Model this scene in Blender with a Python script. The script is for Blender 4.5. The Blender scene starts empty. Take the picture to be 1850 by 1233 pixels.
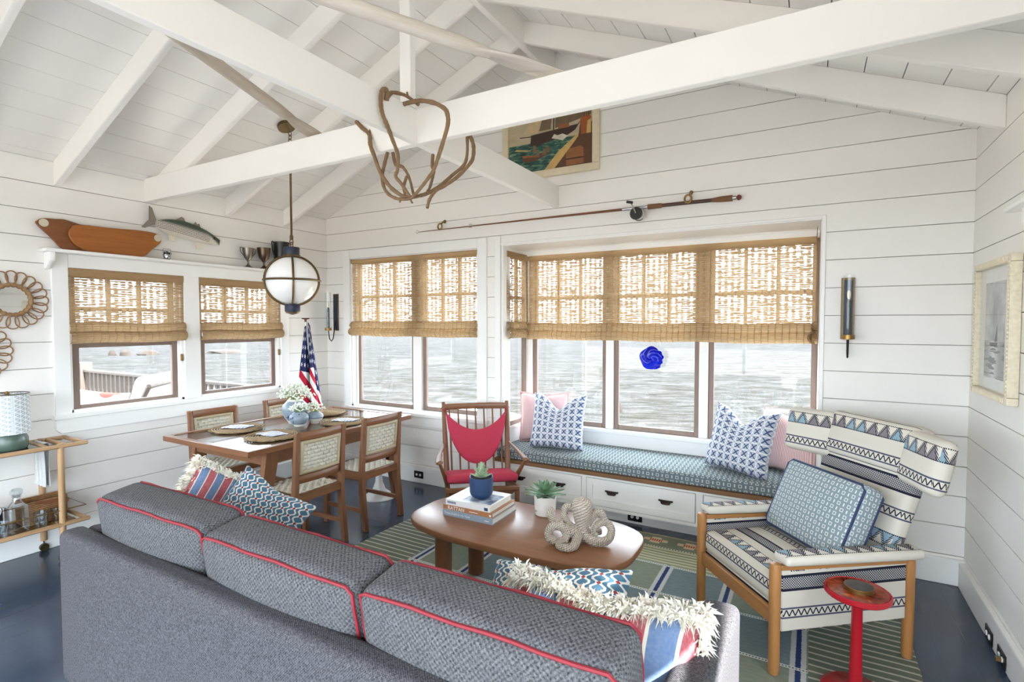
import bpy, bmesh, math, random
from mathutils import Vector, Matrix, Euler
random.seed(7)
scn = bpy.context.scene
COL = scn.collection
PI = math.pi

# ---------------------------------------------------------------- camera
cam_d = bpy.data.cameras.new('camera'); cam = bpy.data.objects.new('camera', cam_d); COL.objects.link(cam)
cam_d.sensor_fit = 'HORIZONTAL'; cam_d.sensor_width = 36.0; cam_d.lens = 951.2 / 1850 * 36.0
cam_d.clip_start = 0.02; cam_d.clip_end = 3000
_y, _p = 0.516753, 0.035505
fw = Vector((-math.sin(_y) * math.cos(_p), math.cos(_y) * math.cos(_p), -math.sin(_p)))
rt = Vector((math.cos(_y), math.sin(_y), 0)); up = rt.cross(fw)
cam.matrix_world = Matrix(((rt.x, up.x, -fw.x, 0), (rt.y, up.y, -fw.y, 0), (rt.z, up.z, -fw.z, 1.6), (0, 0, 0, 1)))
scn.camera = cam

# ---------------------------------------------------------------- world, sun, exposure
w = bpy.data.worlds.new('sky'); scn.world = w; w.use_nodes = True
bg = w.node_tree.nodes['Background']
bg.inputs[0].default_value = (0.79, 0.895, 1.0, 1); bg.inputs[1].default_value = 4.4
sun_d = bpy.data.lights.new('sun', 'SUN'); sun = bpy.data.objects.new('sun', sun_d); COL.objects.link(sun)
sun_d.energy = 14.0; sun_d.angle = math.radians(0.8); sun_d.color = (1.0, 0.965, 0.93)
sun.rotation_euler = Vector((-1.0, 0.08, -0.70)).to_track_quat('-Z', 'Y').to_euler()
scn.view_settings.view_transform = 'Standard'; scn.view_settings.look = 'None'
scn.view_settings.exposure = 1.55; scn.view_settings.gamma = 1.0; scn.view_settings.use_curve_mapping = False
try:
    scn.cycles.use_denoising = True; scn.cycles.max_bounces = 9; scn.cycles.diffuse_bounces = 6
    scn.cycles.transparent_max_bounces = 24; scn.cycles.sample_clamp_indirect = 6.0
    scn.cycles.caustics_reflective = False; scn.cycles.caustics_refractive = False
except Exception:
    pass

# ---------------------------------------------------------------- mesh helpers
def mesh_new(name): return bpy.data.meshes.new(name)

class MB:
    def __init__(s): s.v = []; s.f = []; s.u = []; s.m = []
    def add(s, vs, fs, uv=None, mi=0):
        o = len(s.v); s.v += [tuple(p) for p in vs]
        for k, f in enumerate(fs):
            s.f.append(tuple(i + o for i in f)); s.m.append(mi)
            s.u.append([uv[i] for i in f] if uv else [(0, 0)] * len(f))
        return s
    def box(s, x0, x1, y0, y1, z0, z1, mi=0):
        P = [(x0, y0, z0), (x1, y0, z0), (x1, y1, z0), (x0, y1, z0), (x0, y0, z1), (x1, y0, z1), (x1, y1, z1), (x0, y1, z1)]
        for f, ax in (((0, 3, 2, 1), 2), ((4, 5, 6, 7), 2), ((0, 1, 5, 4), 1), ((2, 3, 7, 6), 1), ((1, 2, 6, 5), 0), ((3, 0, 4, 7), 0)):
            q = [P[i] for i in f]
            uv = [((p[1], p[2]) if ax == 0 else (p[0], p[2]) if ax == 1 else (p[0], p[1])) for p in q]
            s.add(q, [(0, 1, 2, 3)], uv, mi)
        return s
    def hexa(s, b, t, mi=0):                      # 4 bottom points, 4 top points (ccw from above)
        return s.add(list(b) + list(t), [(3, 2, 1, 0), (4, 5, 6, 7), (0, 1, 5, 4), (1, 2, 6, 5), (2, 3, 7, 6), (3, 0, 4, 7)],
                     [(p[0] + p[1], p[2]) for p in list(b) + list(t)], mi)
    def beam(s, p0, p1, wx, wy, upv=(0, 0, 1), w1=None, mi=0):   # rectangular bar p0->p1, optional end size
        p0 = Vector(p0); p1 = Vector(p1); d = (p1 - p0).normalized(); a = d.cross(Vector(upv))
        if a.length < 1e-4: a = d.cross(Vector((0, 1, 0)))
        a.normalize(); b = a.cross(d).normalized(); w1 = w1 or (wx, wy); q = []
        for P, (sx, sy) in ((p0, (wx, wy)), (p1, w1)):
            for i, j in ((-1, -1), (1, -1), (1, 1), (-1, 1)): q.append(P + a * (i * sx / 2) + b * (j * sy / 2))
        L = (p1 - p0).length
        uv = [(0, 0), (wx, 0), (wx + wy, 0), (2 * wx + wy, 0), (0, L), (wx, L), (wx + wy, L), (2 * wx + wy, L)]
        return s.add(q, [(0, 1, 2, 3), (7, 6, 5, 4), (4, 5, 1, 0), (5, 6, 2, 1), (6, 7, 3, 2), (7, 4, 0, 3)], uv, mi)
    def prism(s, poly, axis, a, b, mi=0):
        n = len(poly)
        f3 = {'x': lambda p, t: (t, p[0], p[1]), 'y': lambda p, t: (p[0], t, p[1]), 'z': lambda p, t: (p[0], p[1], t)}[axis]
        vs = [f3(p, a) for p in poly] + [f3(p, b) for p in poly]
        fs = [tuple(range(n))[::-1], tuple(range(n, 2 * n))] + [(i, (i + 1) % n, n + (i + 1) % n, n + i) for i in range(n)]
        return s.add(vs, fs, [tuple(p) for p in poly] * 2, mi)
    def tube(s, pts, r, n=8, closed=False, cap=True, mi=0, ell=1.0):
        pts = [Vector(p) for p in pts]; N = len(pts)
        rs = r if isinstance(r, (list, tuple)) else [r] * N
        T = []
        for i in range(N):
            a = pts[i - 1] if (i or closed) else pts[0]; b = pts[(i + 1) % N] if (i < N - 1 or closed) else pts[-1]
            t = b - a; T.append(t.normalized() if t.length > 1e-9 else Vector((0, 0, 1)))
        ref = Vector((0, 0, 1)) if abs(T[0].z) < .9 else Vector((1, 0, 0))
        nrm = T[0].cross(ref).normalized(); vs = []; uv = []; L = 0
        for i in range(N):
            nrm = (nrm - T[i] * nrm.dot(T[i]))
            nrm = nrm.normalized() if nrm.length > 1e-6 else T[i].orthogonal().normalized()
            b = T[i].cross(nrm)
            if i: L += (pts[i] - pts[i - 1]).length
            for k in range(n):
                a = 2 * PI * k / n
                vs.append(pts[i] + nrm * (rs[i] * math.cos(a)) + b * (rs[i] * ell * math.sin(a))); uv.append((k / n, L))
        fs = []
        for i in range(N if closed else N - 1):
            j = (i + 1) % N
            for k in range(n): fs.append((i * n + k, i * n + (k + 1) % n, j * n + (k + 1) % n, j * n + k))
        if cap and not closed: fs += [tuple(range(n))[::-1], tuple((N - 1) * n + k for k in range(n))]
        return s.add(vs, fs, uv, mi)
    def lathe(s, prof, n=24, c=(0, 0, 0), mi=0, cap=True):
        vs = []; uv = []; fs = []; M = len(prof); L = 0
        for i, (r, z) in enumerate(prof):
            if i: L += math.hypot(r - prof[i - 1][0], z - prof[i - 1][1])
            for k in range(n):
                a = 2 * PI * k / n; vs.append((c[0] + r * math.cos(a), c[1] + r * math.sin(a), c[2] + z)); uv.append((k / n, L))
        for i in range(M - 1):
            for k in range(n): fs.append((i * n + k, i * n + (k + 1) % n, (i + 1) * n + (k + 1) % n, (i + 1) * n + k))
        if cap:
            if prof[0][0] > 1e-5: fs.append(tuple(range(n))[::-1])
            if prof[-1][0] > 1e-5: fs.append(tuple((M - 1) * n + k for k in range(n)))
        return s.add(vs, fs, uv, mi)
    def sphere(s, c, r, n=12, m=8, mi=0):
        r = r if isinstance(r, (list, tuple)) else (r, r, r)
        return s.grid(lambda u, v: (c[0] + r[0] * math.sin(PI * v) * math.cos(2 * PI * u), c[1] + r[1] * math.sin(PI * v) * math.sin(2 * PI * u), c[2] - r[2] * math.cos(PI * v)), n, m, cu=True, mi=mi)
    def grid(s, fn, nu, nv, cu=False, mi=0, flip=False):
        vs = []; uv = []; fs = []; NU = nu if cu else nu + 1
        for j in range(nv + 1):
            for i in range(NU):
                p = fn(i / nu, j / nv); vs.append(p[:3]); uv.append(p[3:5] if len(p) > 3 else (i / nu, j / nv))
        for j in range(nv):
            for i in range(nu):
                k = (i + 1) % NU; q = (j * NU + i, j * NU + k, (j + 1) * NU + k, (j + 1) * NU + i); fs.append(q[::-1] if flip else q)
        return s.add(vs, fs, uv, mi)
    def rbox(s, c, size, r, k=3, m=6, puff=(0, 0, 0), mi=0, warp=None, mis=None):
        h = [a / 2 for a in size]
        def ts(hh):
            rr = min(r, hh * .98); a = [-hh + rr * (1 - math.cos(PI / 2 * i / k)) for i in range(k)]
            mid = [-(hh - rr) + 2 * (hh - rr) * i / m for i in range(m + 1)]
            return a + mid + [-t for t in a[::-1]]
        T = [ts(hh) for hh in h]
        def mp(q):
            inn = Vector([max(-(h[i] - min(r, h[i] * .98)), min(h[i] - min(r, h[i] * .98), q[i])) for i in range(3)])
            d = Vector(q) - inn
            if d.length > 1e-9: d = d.normalized() * min(r, min(h) * .98)
            p = inn + d; g = [1 - (q[i] / h[i]) ** 2 for i in range(3)]
            for i in range(3):
                a, b = (i + 1) % 3, (i + 2) % 3
                if puff[i]: p[i] += puff[i] * (q[i] / h[i]) * max(0, g[a]) ** .7 * max(0, g[b]) ** .7
            if warp: p = Vector(warp(p))
            return (p[0] + c[0], p[1] + c[1], p[2] + c[2])
        for ax in range(3):
            a, b = (ax + 1) % 3, (ax + 2) % 3
            for sg in (-1, 1):
                A, B = T[a], T[b]; vs = []; uv = []; fs = []
                for j in B:
                    for i in A:
                        q = [0, 0, 0]; q[ax] = sg * h[ax]; q[a] = i; q[b] = j; vs.append(mp(q))
                        uv.append((q[1] + c[1], q[2] + c[2]) if ax == 0 else (q[0] + c[0], q[2] + c[2]) if ax == 1 else (q[0] + c[0], q[1] + c[1]))
                na = len(A)
                for j in range(len(B) - 1):
                    for i in range(na - 1):
                        f = (j * na + i, j * na + i + 1, (j + 1) * na + i + 1, (j + 1) * na + i); fs.append(f if sg > 0 else f[::-1])
                s.add(vs, fs, uv, mis[ax] if mis else mi)
        s.weld = True
        return s
    def xf(s, M):
        s.v = [tuple(M @ Vector(p)) for p in s.v]; return s
    def build(s, name, mat, parent=None, bev=0, seg=1, ang=38, smooth=True, weld=False):
        me = mesh_new(name); me.from_pydata(s.v, [], s.f)
        ul = me.uv_layers.new(name='UVMap'); i = 0; flat = []
        for u in s.u:
            for a in u: flat += [a[0], a[1]]
        ul.data.foreach_set('uv', flat)
        mats = mat if isinstance(mat, (list, tuple)) else [mat]
        for m in mats: me.materials.append(m)
        if len(mats) > 1: me.polygons.foreach_set('material_index', s.m)
        if bev or weld or getattr(s, 'weld', False):
            bm = bmesh.new(); bm.from_mesh(me); bmesh.ops.remove_doubles(bm, verts=bm.verts, dist=1e-5)
            if bev:
                ed = [e for e in bm.edges if len(e.link_faces) == 2 and e.calc_face_angle(0) > .5]
                bmesh.ops.bevel(bm, geom=ed, offset=bev, segments=seg, affect='EDGES', profile=.5, clamp_overlap=True)
            bm.to_mesh(me); bm.free()
        if smooth:
            me.polygons.foreach_set('use_smooth', [True] * len(me.polygons)); me.set_sharp_from_angle(angle=math.radians(ang))
        me.update(); o = bpy.data.objects.new(name, me); COL.objects.link(o)
        if parent: o.parent = parent
        return o

def tag(o, label=None, cat=None, group=None, kind=None):
    if label: o['label'] = label
    if cat: o['category'] = cat
    if group: o['group'] = group
    if kind: o['kind'] = kind
    return o
def thing(name, label, cat, loc=(0, 0, 0), rz=0, group=None):
    o = bpy.data.objects.new(name, None); COL.objects.link(o); o.empty_display_size = .1
    o.location = loc; o.rotation_euler = (0, 0, rz); return tag(o, label, cat, group)
def struct(name, loc=(0, 0, 0)):
    o = bpy.data.objects.new(name, None); COL.objects.link(o); o.location = loc; o['kind'] = 'structure'; return o
def dup(o, parent=None, mat=None, deep=True):
    c = o.copy(); COL.objects.link(c); c.parent = parent
    if mat is not None: c.matrix_basis = mat
    if deep:
        for ch in o.children: dup(ch, c)
    return c
def TR(x, y, z, rx=0, ry=0, rz=0, s=1):
    return Matrix.Translation((x, y, z)) @ Euler((rx, ry, rz)).to_matrix().to_4x4() @ Matrix.Diagonal((s, s, s, 1) if not isinstance(s, tuple) else (*s, 1))
def arc(c, r, a0, a1, n, f=lambda x, y: (x, y, 0)):
    return [f(c[0] + r * math.cos(a0 + (a1 - a0) * i / n), c[1] + r * math.sin(a0 + (a1 - a0) * i / n)) for i in range(n + 1)]
def cr(pts, n=6, closed=False):                 # Catmull-Rom smoothing
    P = [Vector(p) for p in pts]; N = len(P); out = []
    for i in range(N if closed else N - 1):
        g = lambda k: P[k % N] if closed else P[max(0, min(N - 1, k))]
        a, b, c, d = g(i - 1), g(i), g(i + 1), g(i + 2)
        for j in range(n):
            t = j / n; out.append(.5 * ((2 * b) + (c - a) * t + (2 * a - 5 * b + 4 * c - d) * t * t + (3 * b - a - 3 * c + d) * t ** 3))
    if not closed: out.append(P[-1])
    return out

# ---------------------------------------------------------------- material helpers
def C(r, g, b):
    f = lambda c: (c / 255) / 12.92 if c / 255 <= .04045 else ((c / 255 + .055) / 1.055) ** 2.4
    return (f(r), f(g), f(b), 1)
class S:
    def __init__(s, nt, o): s.nt = nt; s.o = o
    def _(s, op, b=None, c=None, rev=False):
        n = s.nt.nodes.new('ShaderNodeMath'); n.operation = op
        L = [s, b] if not rev else [b, s]
        if c is not None: L.append(c)
        for i, x in enumerate(L):
            if x is None: continue
            if isinstance(x, S): s.nt.links.new(x.o, n.inputs[i])
            else: n.inputs[i].default_value = x
        return S(s.nt, n.outputs[0])
    def __add__(s, b): return s._('ADD', b)
    __radd__ = __add__
    def __sub__(s, b): return s._('SUBTRACT', b)
    def __rsub__(s, b): return s._('SUBTRACT', b, rev=True)
    def __mul__(s, b): return s._('MULTIPLY', b)
    __rmul__ = __mul__
    def __truediv__(s, b): return s._('DIVIDE', b)
    def __neg__(s): return s * -1
    def fr(s): return s._('FRACT')
    def fl(s): return s._('FLOOR')
    def ab(s): return s._('ABSOLUTE')
    def sin(s): return s._('SINE')
    def cos(s): return s._('COSINE')
    def sq(s): return s._('SQRT')
    def lt(s, b): return s._('LESS_THAN', b)
    def gt(s, b): return s._('GREATER_THAN', b)
    def mn(s, b): return s._('MINIMUM', b)
    def mx(s, b): return s._('MAXIMUM', b)
    def md(s, b): return s._('FLOORED_MODULO', b)
    def pp(s, b): return s._('PINGPONG', b)
    def within(s, a, b): return s.gt(a) * s.lt(b)
class M:
    def __init__(s, name, rough=.6, metal=0.0, spec=.5):
        s.m = bpy.data.materials.new(name); s.m.use_nodes = True; s.nt = s.m.node_tree
        s.b = s.nt.nodes['Principled BSDF']; s.b.inputs['Roughness'].default_value = rough
        s.b.inputs['Metallic'].default_value = metal; s.b.inputs['Specular IOR Level'].default_value = spec
    def n(s, t, **k):
        x = s.nt.nodes.new(t)
        for a, b in k.items(): setattr(x, a, b)
        return x
    def L(s, a, b): s.nt.links.new(a.o if isinstance(a, S) else a, b)
    def col(s, c):
        if isinstance(c, tuple): s.b.inputs['Base Color'].default_value = c
        else: s.L(c, s.b.inputs['Base Color'])
        return s
    def rough(s, r): s.L(r, s.b.inputs['Roughness']); return s
    def uv(s):
        t = s.n('ShaderNodeTexCoord'); x = s.n('ShaderNodeSeparateXYZ'); s.L(t.outputs['UV'], x.inputs[0]); s.cv = t.outputs['UV']
        return S(s.nt, x.outputs[0]), S(s.nt, x.outputs[1])
    def ob(s):
        t = s.n('ShaderNodeTexCoord'); x = s.n('ShaderNodeSeparateXYZ'); s.L(t.outputs['Object'], x.inputs[0]); s.cv = t.outputs['Object']
        return S(s.nt, x.outputs[0]), S(s.nt, x.outputs[1]), S(s.nt, x.outputs[2])
    def vec(s, x, y, z=0.0):
        c = s.n('ShaderNodeCombineXYZ')
        for i, a in enumerate((x, y, z)):
            if isinstance(a, S): s.L(a, c.inputs[i])
            else: c.inputs[i].default_value = a
        return S(s.nt, c.outputs[0])
    def noise(s, v, scale=5, detail=3, rough=.5, dist=0.0):
        t = s.n('ShaderNodeTexNoise'); t.inputs['Scale'].default_value = scale; t.inputs['Detail'].default_value = detail
        t.inputs['Roughness'].default_value = rough; t.inputs['Distortion'].default_value = dist
        if v is not None: s.L(v, t.inputs['Vector'])
        return S(s.nt, t.outputs['Fac'])
    def vor(s, v, scale=5, feature='F1', out='Distance'):
        t = s.n('ShaderNodeTexVoronoi', feature=feature); t.inputs['Scale'].default_value = scale
        if v is not None: s.L(v, t.inputs['Vector'])
        return S(s.nt, t.outputs[out])
    def mix(s, f, a, b):
        x = s.n('ShaderNodeMix', data_type='RGBA'); x.clamp_factor = True
        for i, q in ((0, f), (6, a), (7, b)):
            if isinstance(q, S): s.L(q, x.inputs[i])
            else: x.inputs[i].default_value = q
        return S(s.nt, x.outputs[2])
    def ramp(s, f, stops):
        r = s.n('ShaderNodeValToRGB'); s.L(f, r.inputs[0]); e = r.color_ramp.elements
        while len(e) < len(stops): e.new(.5)
        for el, (p, c) in zip(e, stops): el.position = p; el.color = c
        return S(s.nt, r.outputs[0])
    def bump(s, h, strength=.3, dist=.01):
        b = s.n('ShaderNodeBump'); b.inputs['Strength'].default_value = strength; b.inputs['Distance'].default_value = dist
        s.L(h, b.inputs['Height']); s.L(b.outputs[0], s.b.inputs['Normal']); return s
def plain(name, c, rough=.5, metal=0.0, nz=.06, scale=30, bump=.0, spec=.5):
    m = M(name, rough, metal, spec); m.ob(); f = m.noise(m.cv, scale, 4)
    d = tuple(x * (1 - nz * 2) for x in c[:3]) + (1,); l = tuple(min(1, x * (1 + nz)) for x in c[:3]) + (1,)
    m.col(m.mix(f, d, l))
    if bump: m.bump(f, bump, .004)
    return m.m
def wood(name, c1, c2, rough=.45, axis=0, scale=1.0, uvmode=False):
    m = M(name, rough)
    if uvmode:
        u, v = m.uv(); q = m.vec(u * 14 * scale, v * 1.6 * scale, 0.0)
    else:
        x, y, z = m.ob(); a = [x, y, z]; q = m.vec(*[a[i] * ((1.6 if i == axis else 16) * scale) for i in range(3)])
    f = m.noise(q, 1.6, 5, .6, .6); g = m.noise(q, 9, 3, .6)
    m.col(m.mix(f * .75 + g * .35 - .05, c1, c2)); m.bump(g, .05, .002)
    return m.m
def weave(name, c1, c2, n=260, rough=.9, c3=None):
    m = M(name, rough, spec=.2); u, v = m.uv(); a = (u * (n * PI)).sin(); b = (v * (n * PI)).sin()
    x, y, z = m.ob(); nz = m.noise(m.cv, 180, 2, .7); big = m.noise(m.cv, 6, 2)
    f = (a * b) * .22 + nz * 1.7 - .40
    c = m.mix(f, c1, c2)
    if c3: c = m.mix(big * .5, c, c3)
    m.col(c); m.bump(a * b * .5 + nz, .35, .003)
    return m.m
# ---------------------------------------------------------------- materials used all over
WHITE = plain('white_paint', C(238, 235, 230), .5, nz=.012, scale=3, bump=.03)
CEIL = plain('ceiling_paint', C(240, 237, 232), .6, nz=.015, scale=4, bump=.04)
TRIM = plain('trim_paint', C(240, 239, 236), .38, nz=.008, scale=3)
BACK = plain('joint_shadow_paint', C(158, 152, 144), .8)
SASH = wood('weathered_sash', C(112, 94, 84), C(152, 132, 120), .6, axis=2)
BLACKP = plain('black_plastic', C(24, 24, 26), .35)
BRASS = plain('aged_brass', C(150, 118, 70), .38, .9, nz=.12, scale=20)
DBRASS = plain('dark_brass', C(116, 96, 66), .42, .85, nz=.12, scale=20)
CHROME = plain('chrome', C(190, 192, 195), .15, 1.0, nz=.05)
DARKM = plain('dark_metal', C(42, 40, 40), .45, .6)
NAVY = plain('navy_leather', C(24, 36, 62), .5, nz=.1)
TEAK = wood('teak', C(94, 59, 38), C(144, 97, 64), .5, axis=2)
TEAKX = wood('teak_x', C(94, 59, 38), C(144, 97, 64), .38, axis=0)
TEAKY = wood('teak_y', C(94, 59, 38), C(144, 97, 64), .38, axis=1)
def glass(name, tint=(.97, .985, .985, 1), ior=1.45, pw=5.0, f0=.035):
    m = M(name); nt = m.nt; nt.nodes.remove(m.b); o = nt.nodes['Material Output']
    t = m.n('ShaderNodeBsdfTransparent'); t.inputs[0].default_value = tint
    g = m.n('ShaderNodeBsdfGlossy'); g.inputs['Roughness'].default_value = .02
    f = m.n('ShaderNodeLayerWeight'); f.inputs[0].default_value = .5; k = S(nt, f.outputs['Facing'])
    x = m.n('ShaderNodeMixShader'); m.L(k._('POWER', pw) * .85 + f0, x.inputs[0]); m.L(t.outputs[0], x.inputs[1]); m.L(g.outputs[0], x.inputs[2])
    m.L(x.outputs[0], o.inputs[0]); return m.m
PANE = glass('window_glass'); CLEAR = glass('clear_glass', (.93, .95, .95, 1), 1.5); CRYS = glass('crystal', (.86, .89, .9, 1), 1.5, 2.2, .10)
# floor paint
m = M('blue_floor_paint', .16); x_, y_, z_ = m.ob(); f_ = m.noise(m.cv, 2.2, 4, .6); g_ = m.noise(m.cv, 40, 3)
seam = ((x_ / .14).fr() - .5).ab().gt(.492)
m.col(m.mix(seam * .35, m.mix(f_, C(44, 55, 72), C(62, 75, 92)), C(34, 42, 54))); m.rough(f_ * .16 + .1); m.bump(g_ * .2 + f_ - seam * .4, .06, .004); FLOOR = m.m

# ---------------------------------------------------------------- room shell
XL, XR, YB, YR = -4.68, .828, 4.08, -1.8
ZW = 2.735; SL = .41; XM = (XL + XR) / 2
ROW = .1836; Z0 = 2.563
def zc(x): return ZW + SL * (min(x - XL, XR - x))
flo = MB().box(XL - .2, XR + .2, YR - .2, YB + .12, -.06, 0).build('floor', FLOOR); flo['kind'] = 'structure'
def cut(iv, ops):
    out = [iv]
    for a, b in ops:
        nx = []
        for p, q in out:
            if b <= p or a >= q: nx.append((p, q)); continue
            if a > p: nx.append((p, a))
            if b < q: nx.append((b, q))
        out = nx
    return [(p, q) for p, q in out if q - p > .012]
def wall(name, fn, s0, s1, z0, z1, ops, gable=False, thick=.13, bt=.017):
    """fn(s, depth, z) -> world. depth 0 = inner face, positive outward."""
    root = struct(name)
    zs = sorted({z0, z1, *[o[2] for o in ops], *[o[3] for o in ops]}); mb = MB()
    def blk(poly, d0, d1, mbx):
        n = len(poly); vs = [fn(a, d0, b) for a, b in poly] + [fn(a, d1, b) for a, b in poly]
        fs = [tuple(range(n)), tuple(range(2 * n - 1, n - 1, -1))] + [(i, n + i, n + (i + 1) % n, (i + 1) % n) for i in range(n)]
        mbx.add(vs, fs)
    for a, b in zip(zs, zs[1:]):
        for p, q in cut((s0 - .1, s1 + .1), [(o[0], o[1]) for o in ops if o[2] < b - 1e-6 and o[3] > a + 1e-6]): blk([(p, a), (q, a), (q, b), (p, b)], bt, thick, mb)
    if gable: blk([(s0, z1), (s1, z1), ((s0 + s1) / 2, z1 + SL * (s1 - s0) / 2)], bt, thick, mb)
    mb.build('wall_core', BACK, root, smooth=False)
    k0 = math.floor((z0 - Z0) / ROW); zt = z1 + (SL * (s1 - s0) / 2 if gable else 0); k = k0
    while Z0 + k * ROW < zt:
        a = max(z0, Z0 + k * ROW + .0022); b = min(zt, Z0 + (k + 1) * ROW - .0022); k += 1
        if b - a < .01: continue
        segs = [(a, b)]
        cuts = sorted({c for o in ops for c in (o[2], o[3]) if a < c < b}); ed = [a] + cuts + [b]
        for lo, hi in zip(ed, ed[1:]):
            if hi - lo < .006: continue
            L = s0 + (max(0, lo - z1) / SL if gable else 0); Rr = s1 - (max(0, lo - z1) / SL if gable else 0)
            L2 = s0 + (max(0, hi - z1) / SL if gable else 0); R2 = s1 - (max(0, hi - z1) / SL if gable else 0)
            for p, q in cut((L, Rr), [(o[0], o[1]) for o in ops if o[2] < hi - 1e-6 and o[3] > lo + 1e-6]):
                pl = [(p, lo), (q, lo)]
                if gable and hi > z1:
                    if R2 > L2 and lo < z1: pl += [(q, z1), (min(q, R2), hi), (max(p, L2), hi), (p, z1)]
                    elif R2 > L2: pl += [(min(q, R2), hi), (max(p, L2), hi)]
                    else: pl += [((s0 + s1) / 2, z1 + SL * (s1 - s0) / 2)]
                else: pl += [(q, hi), (p, hi)]
                m_ = MB(); blk(pl, 0, bt, m_); m_.build('shiplap_board', WHITE, root, smooth=False)
    return root
LW = ((1.73, 2.53, .94, 1.995), (2.66, 3.475, .94, 1.995))
wl = wall('wall_left', lambda s, d, z: (XL - d, s, z), YR, YB, 0, ZW, LW)
BW = (-4.308, -2.676, .70, 2.277); BAY = (-2.43, .05, 0, 2.29)
wb = wall('wall_back', lambda s, d, z: (s, YB + d, z), XL, XR, 0, ZW, (BW, BAY), gable=True)
RW = (1.15, 2.05, .94, 1.995)
RD = (-1.6, .6, .06, 2.15)
wr = wall('wall_right', lambda s, d, z: (XR + d, -s, z), -YB, -YR, 0, ZW, ((-RW[1], -RW[0], RW[2], RW[3]), (-RD[1], -RD[0], RD[2], RD[3])))
dr_ = struct('added_door_1')  # unseen glazed door, added to bring daylight in from the right
for yy in (RD[0], -.53, RD[1] - .06): MB().box(XR + .04, XR + .09, yy, yy + .06, RD[2], RD[3]).build('added_door_stile', TRIM, dr_)
for zz in (RD[2], RD[3] - .07): MB().box(XR + .04, XR + .09, RD[0], RD[1], zz, zz + .07).build('added_door_rail', TRIM, dr_)
MB().box(XR + .06, XR + .066, RD[0], RD[1], RD[2], RD[3]).build('pane', PANE, dr_, smooth=False)
# rear wall behind the camera: wide unglazed opening added to let daylight in
rear = struct('wall_rear'); mb = MB()
for a, b, c, d in ((XL, -4.45, 0, ZW), (.6, XR, 0, ZW), (-4.45, .6, 2.4, ZW)): mb.box(a, b, YR - .13, YR, c, d)
mb.prism([(XL, ZW), (XR, ZW), (XM, ZW + SL * (XR - XL) / 2)], 'y', YR - .13, YR); mb.build('wall_core', WHITE, rear, smooth=False)
for xx in (-4.45, -2.8, -1.15, .54): MB().box(xx, xx + .06, YR - .1, YR - .04, 0, 2.4).build('added_door_stile', TRIM, rear)
# ceiling
ce = struct('ceiling'); cs = math.cos(math.atan(SL)); half = (XR - XL) / 2
mb = MB()
for sg in (-1, 1):
    xw = XL if sg < 0 else XR
    mb.prism([(xw + sg * .18, ZW - SL * .18 + .02), (XM, ZW + SL * half + .02), (XM, ZW + SL * half + .14), (xw + sg * .18, ZW - SL * .18 + .14)], 'y', YR - .3, YB + .3)
mb.build('roof_deck', BACK, ce, smooth=False)
for sg in (-1, 1):
    e = [0] + [.084 + .188 * k for k in range(20)]
    for a, b in zip(e, e[1:]):
        a = a * cs; b = min(b * cs, half)
        if a > half - .02: break
        pt = lambda t, u: ((XL + t) if sg < 0 else (XR - t), ZW + SL * t + u)
        MB().prism([pt(a + .0024, 0), pt(b - .0024, 0), pt(b - .0024, .018), pt(a + .0024, .018)], 'y', YR, YB).build('ceiling_board', CEIL, ce, smooth=False)
for yy in (-1.36, -.75, -.14, .46, 1.07, 1.69, 2.32, 2.945, 3.555):
    for sg in (-1, 1):
        xw = XL if sg < 0 else XR
        MB().prism([(xw, ZW), (xw, ZW - .165), (XM - .0 * sg, ZW + SL * half - .165), (XM, ZW + SL * half)], 'y', yy - .021, yy + .021).build('rafter', CEIL, ce, bev=.003)
MB().box(XM - .022, XM + .022, YR, YB, ZW + SL * half - .2, ZW + SL * half).build('ridge_beam', CEIL, ce, bev=.003)
for yy in (2.25, -.21): MB().box(XL, XR, yy, yy + .044, 2.565, 2.752).build('tie_beam', CEIL, ce, bev=.004)
MB().box(-1.91, -1.866, YR, YB, 2.567, 2.746).build('long_beam', CEIL, ce, bev=.004)
MB().box(-1.945, -1.872, 2.20, 2.248, 2.75, ZW + SL * half - .1).build('king_post', CEIL, ce, bev=.004)

# baseboards
def baseboard(name, boxes):
    r = struct(name)
    for b in boxes: MB().box(*b).build('board', TRIM, r, bev=.004)
baseboard('baseboard_left', [(XL, XL + .026, YR, YB - .026, 0, .165)])
baseboard('baseboard_back', [(XL, -2.43, YB - .026, YB, 0, .16), (.06, XR, YB - .026, YB, 0, .16)])
baseboard('baseboard_right', [(XR - .03, XR, YR, YB - .026, 0, .15)])

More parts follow.
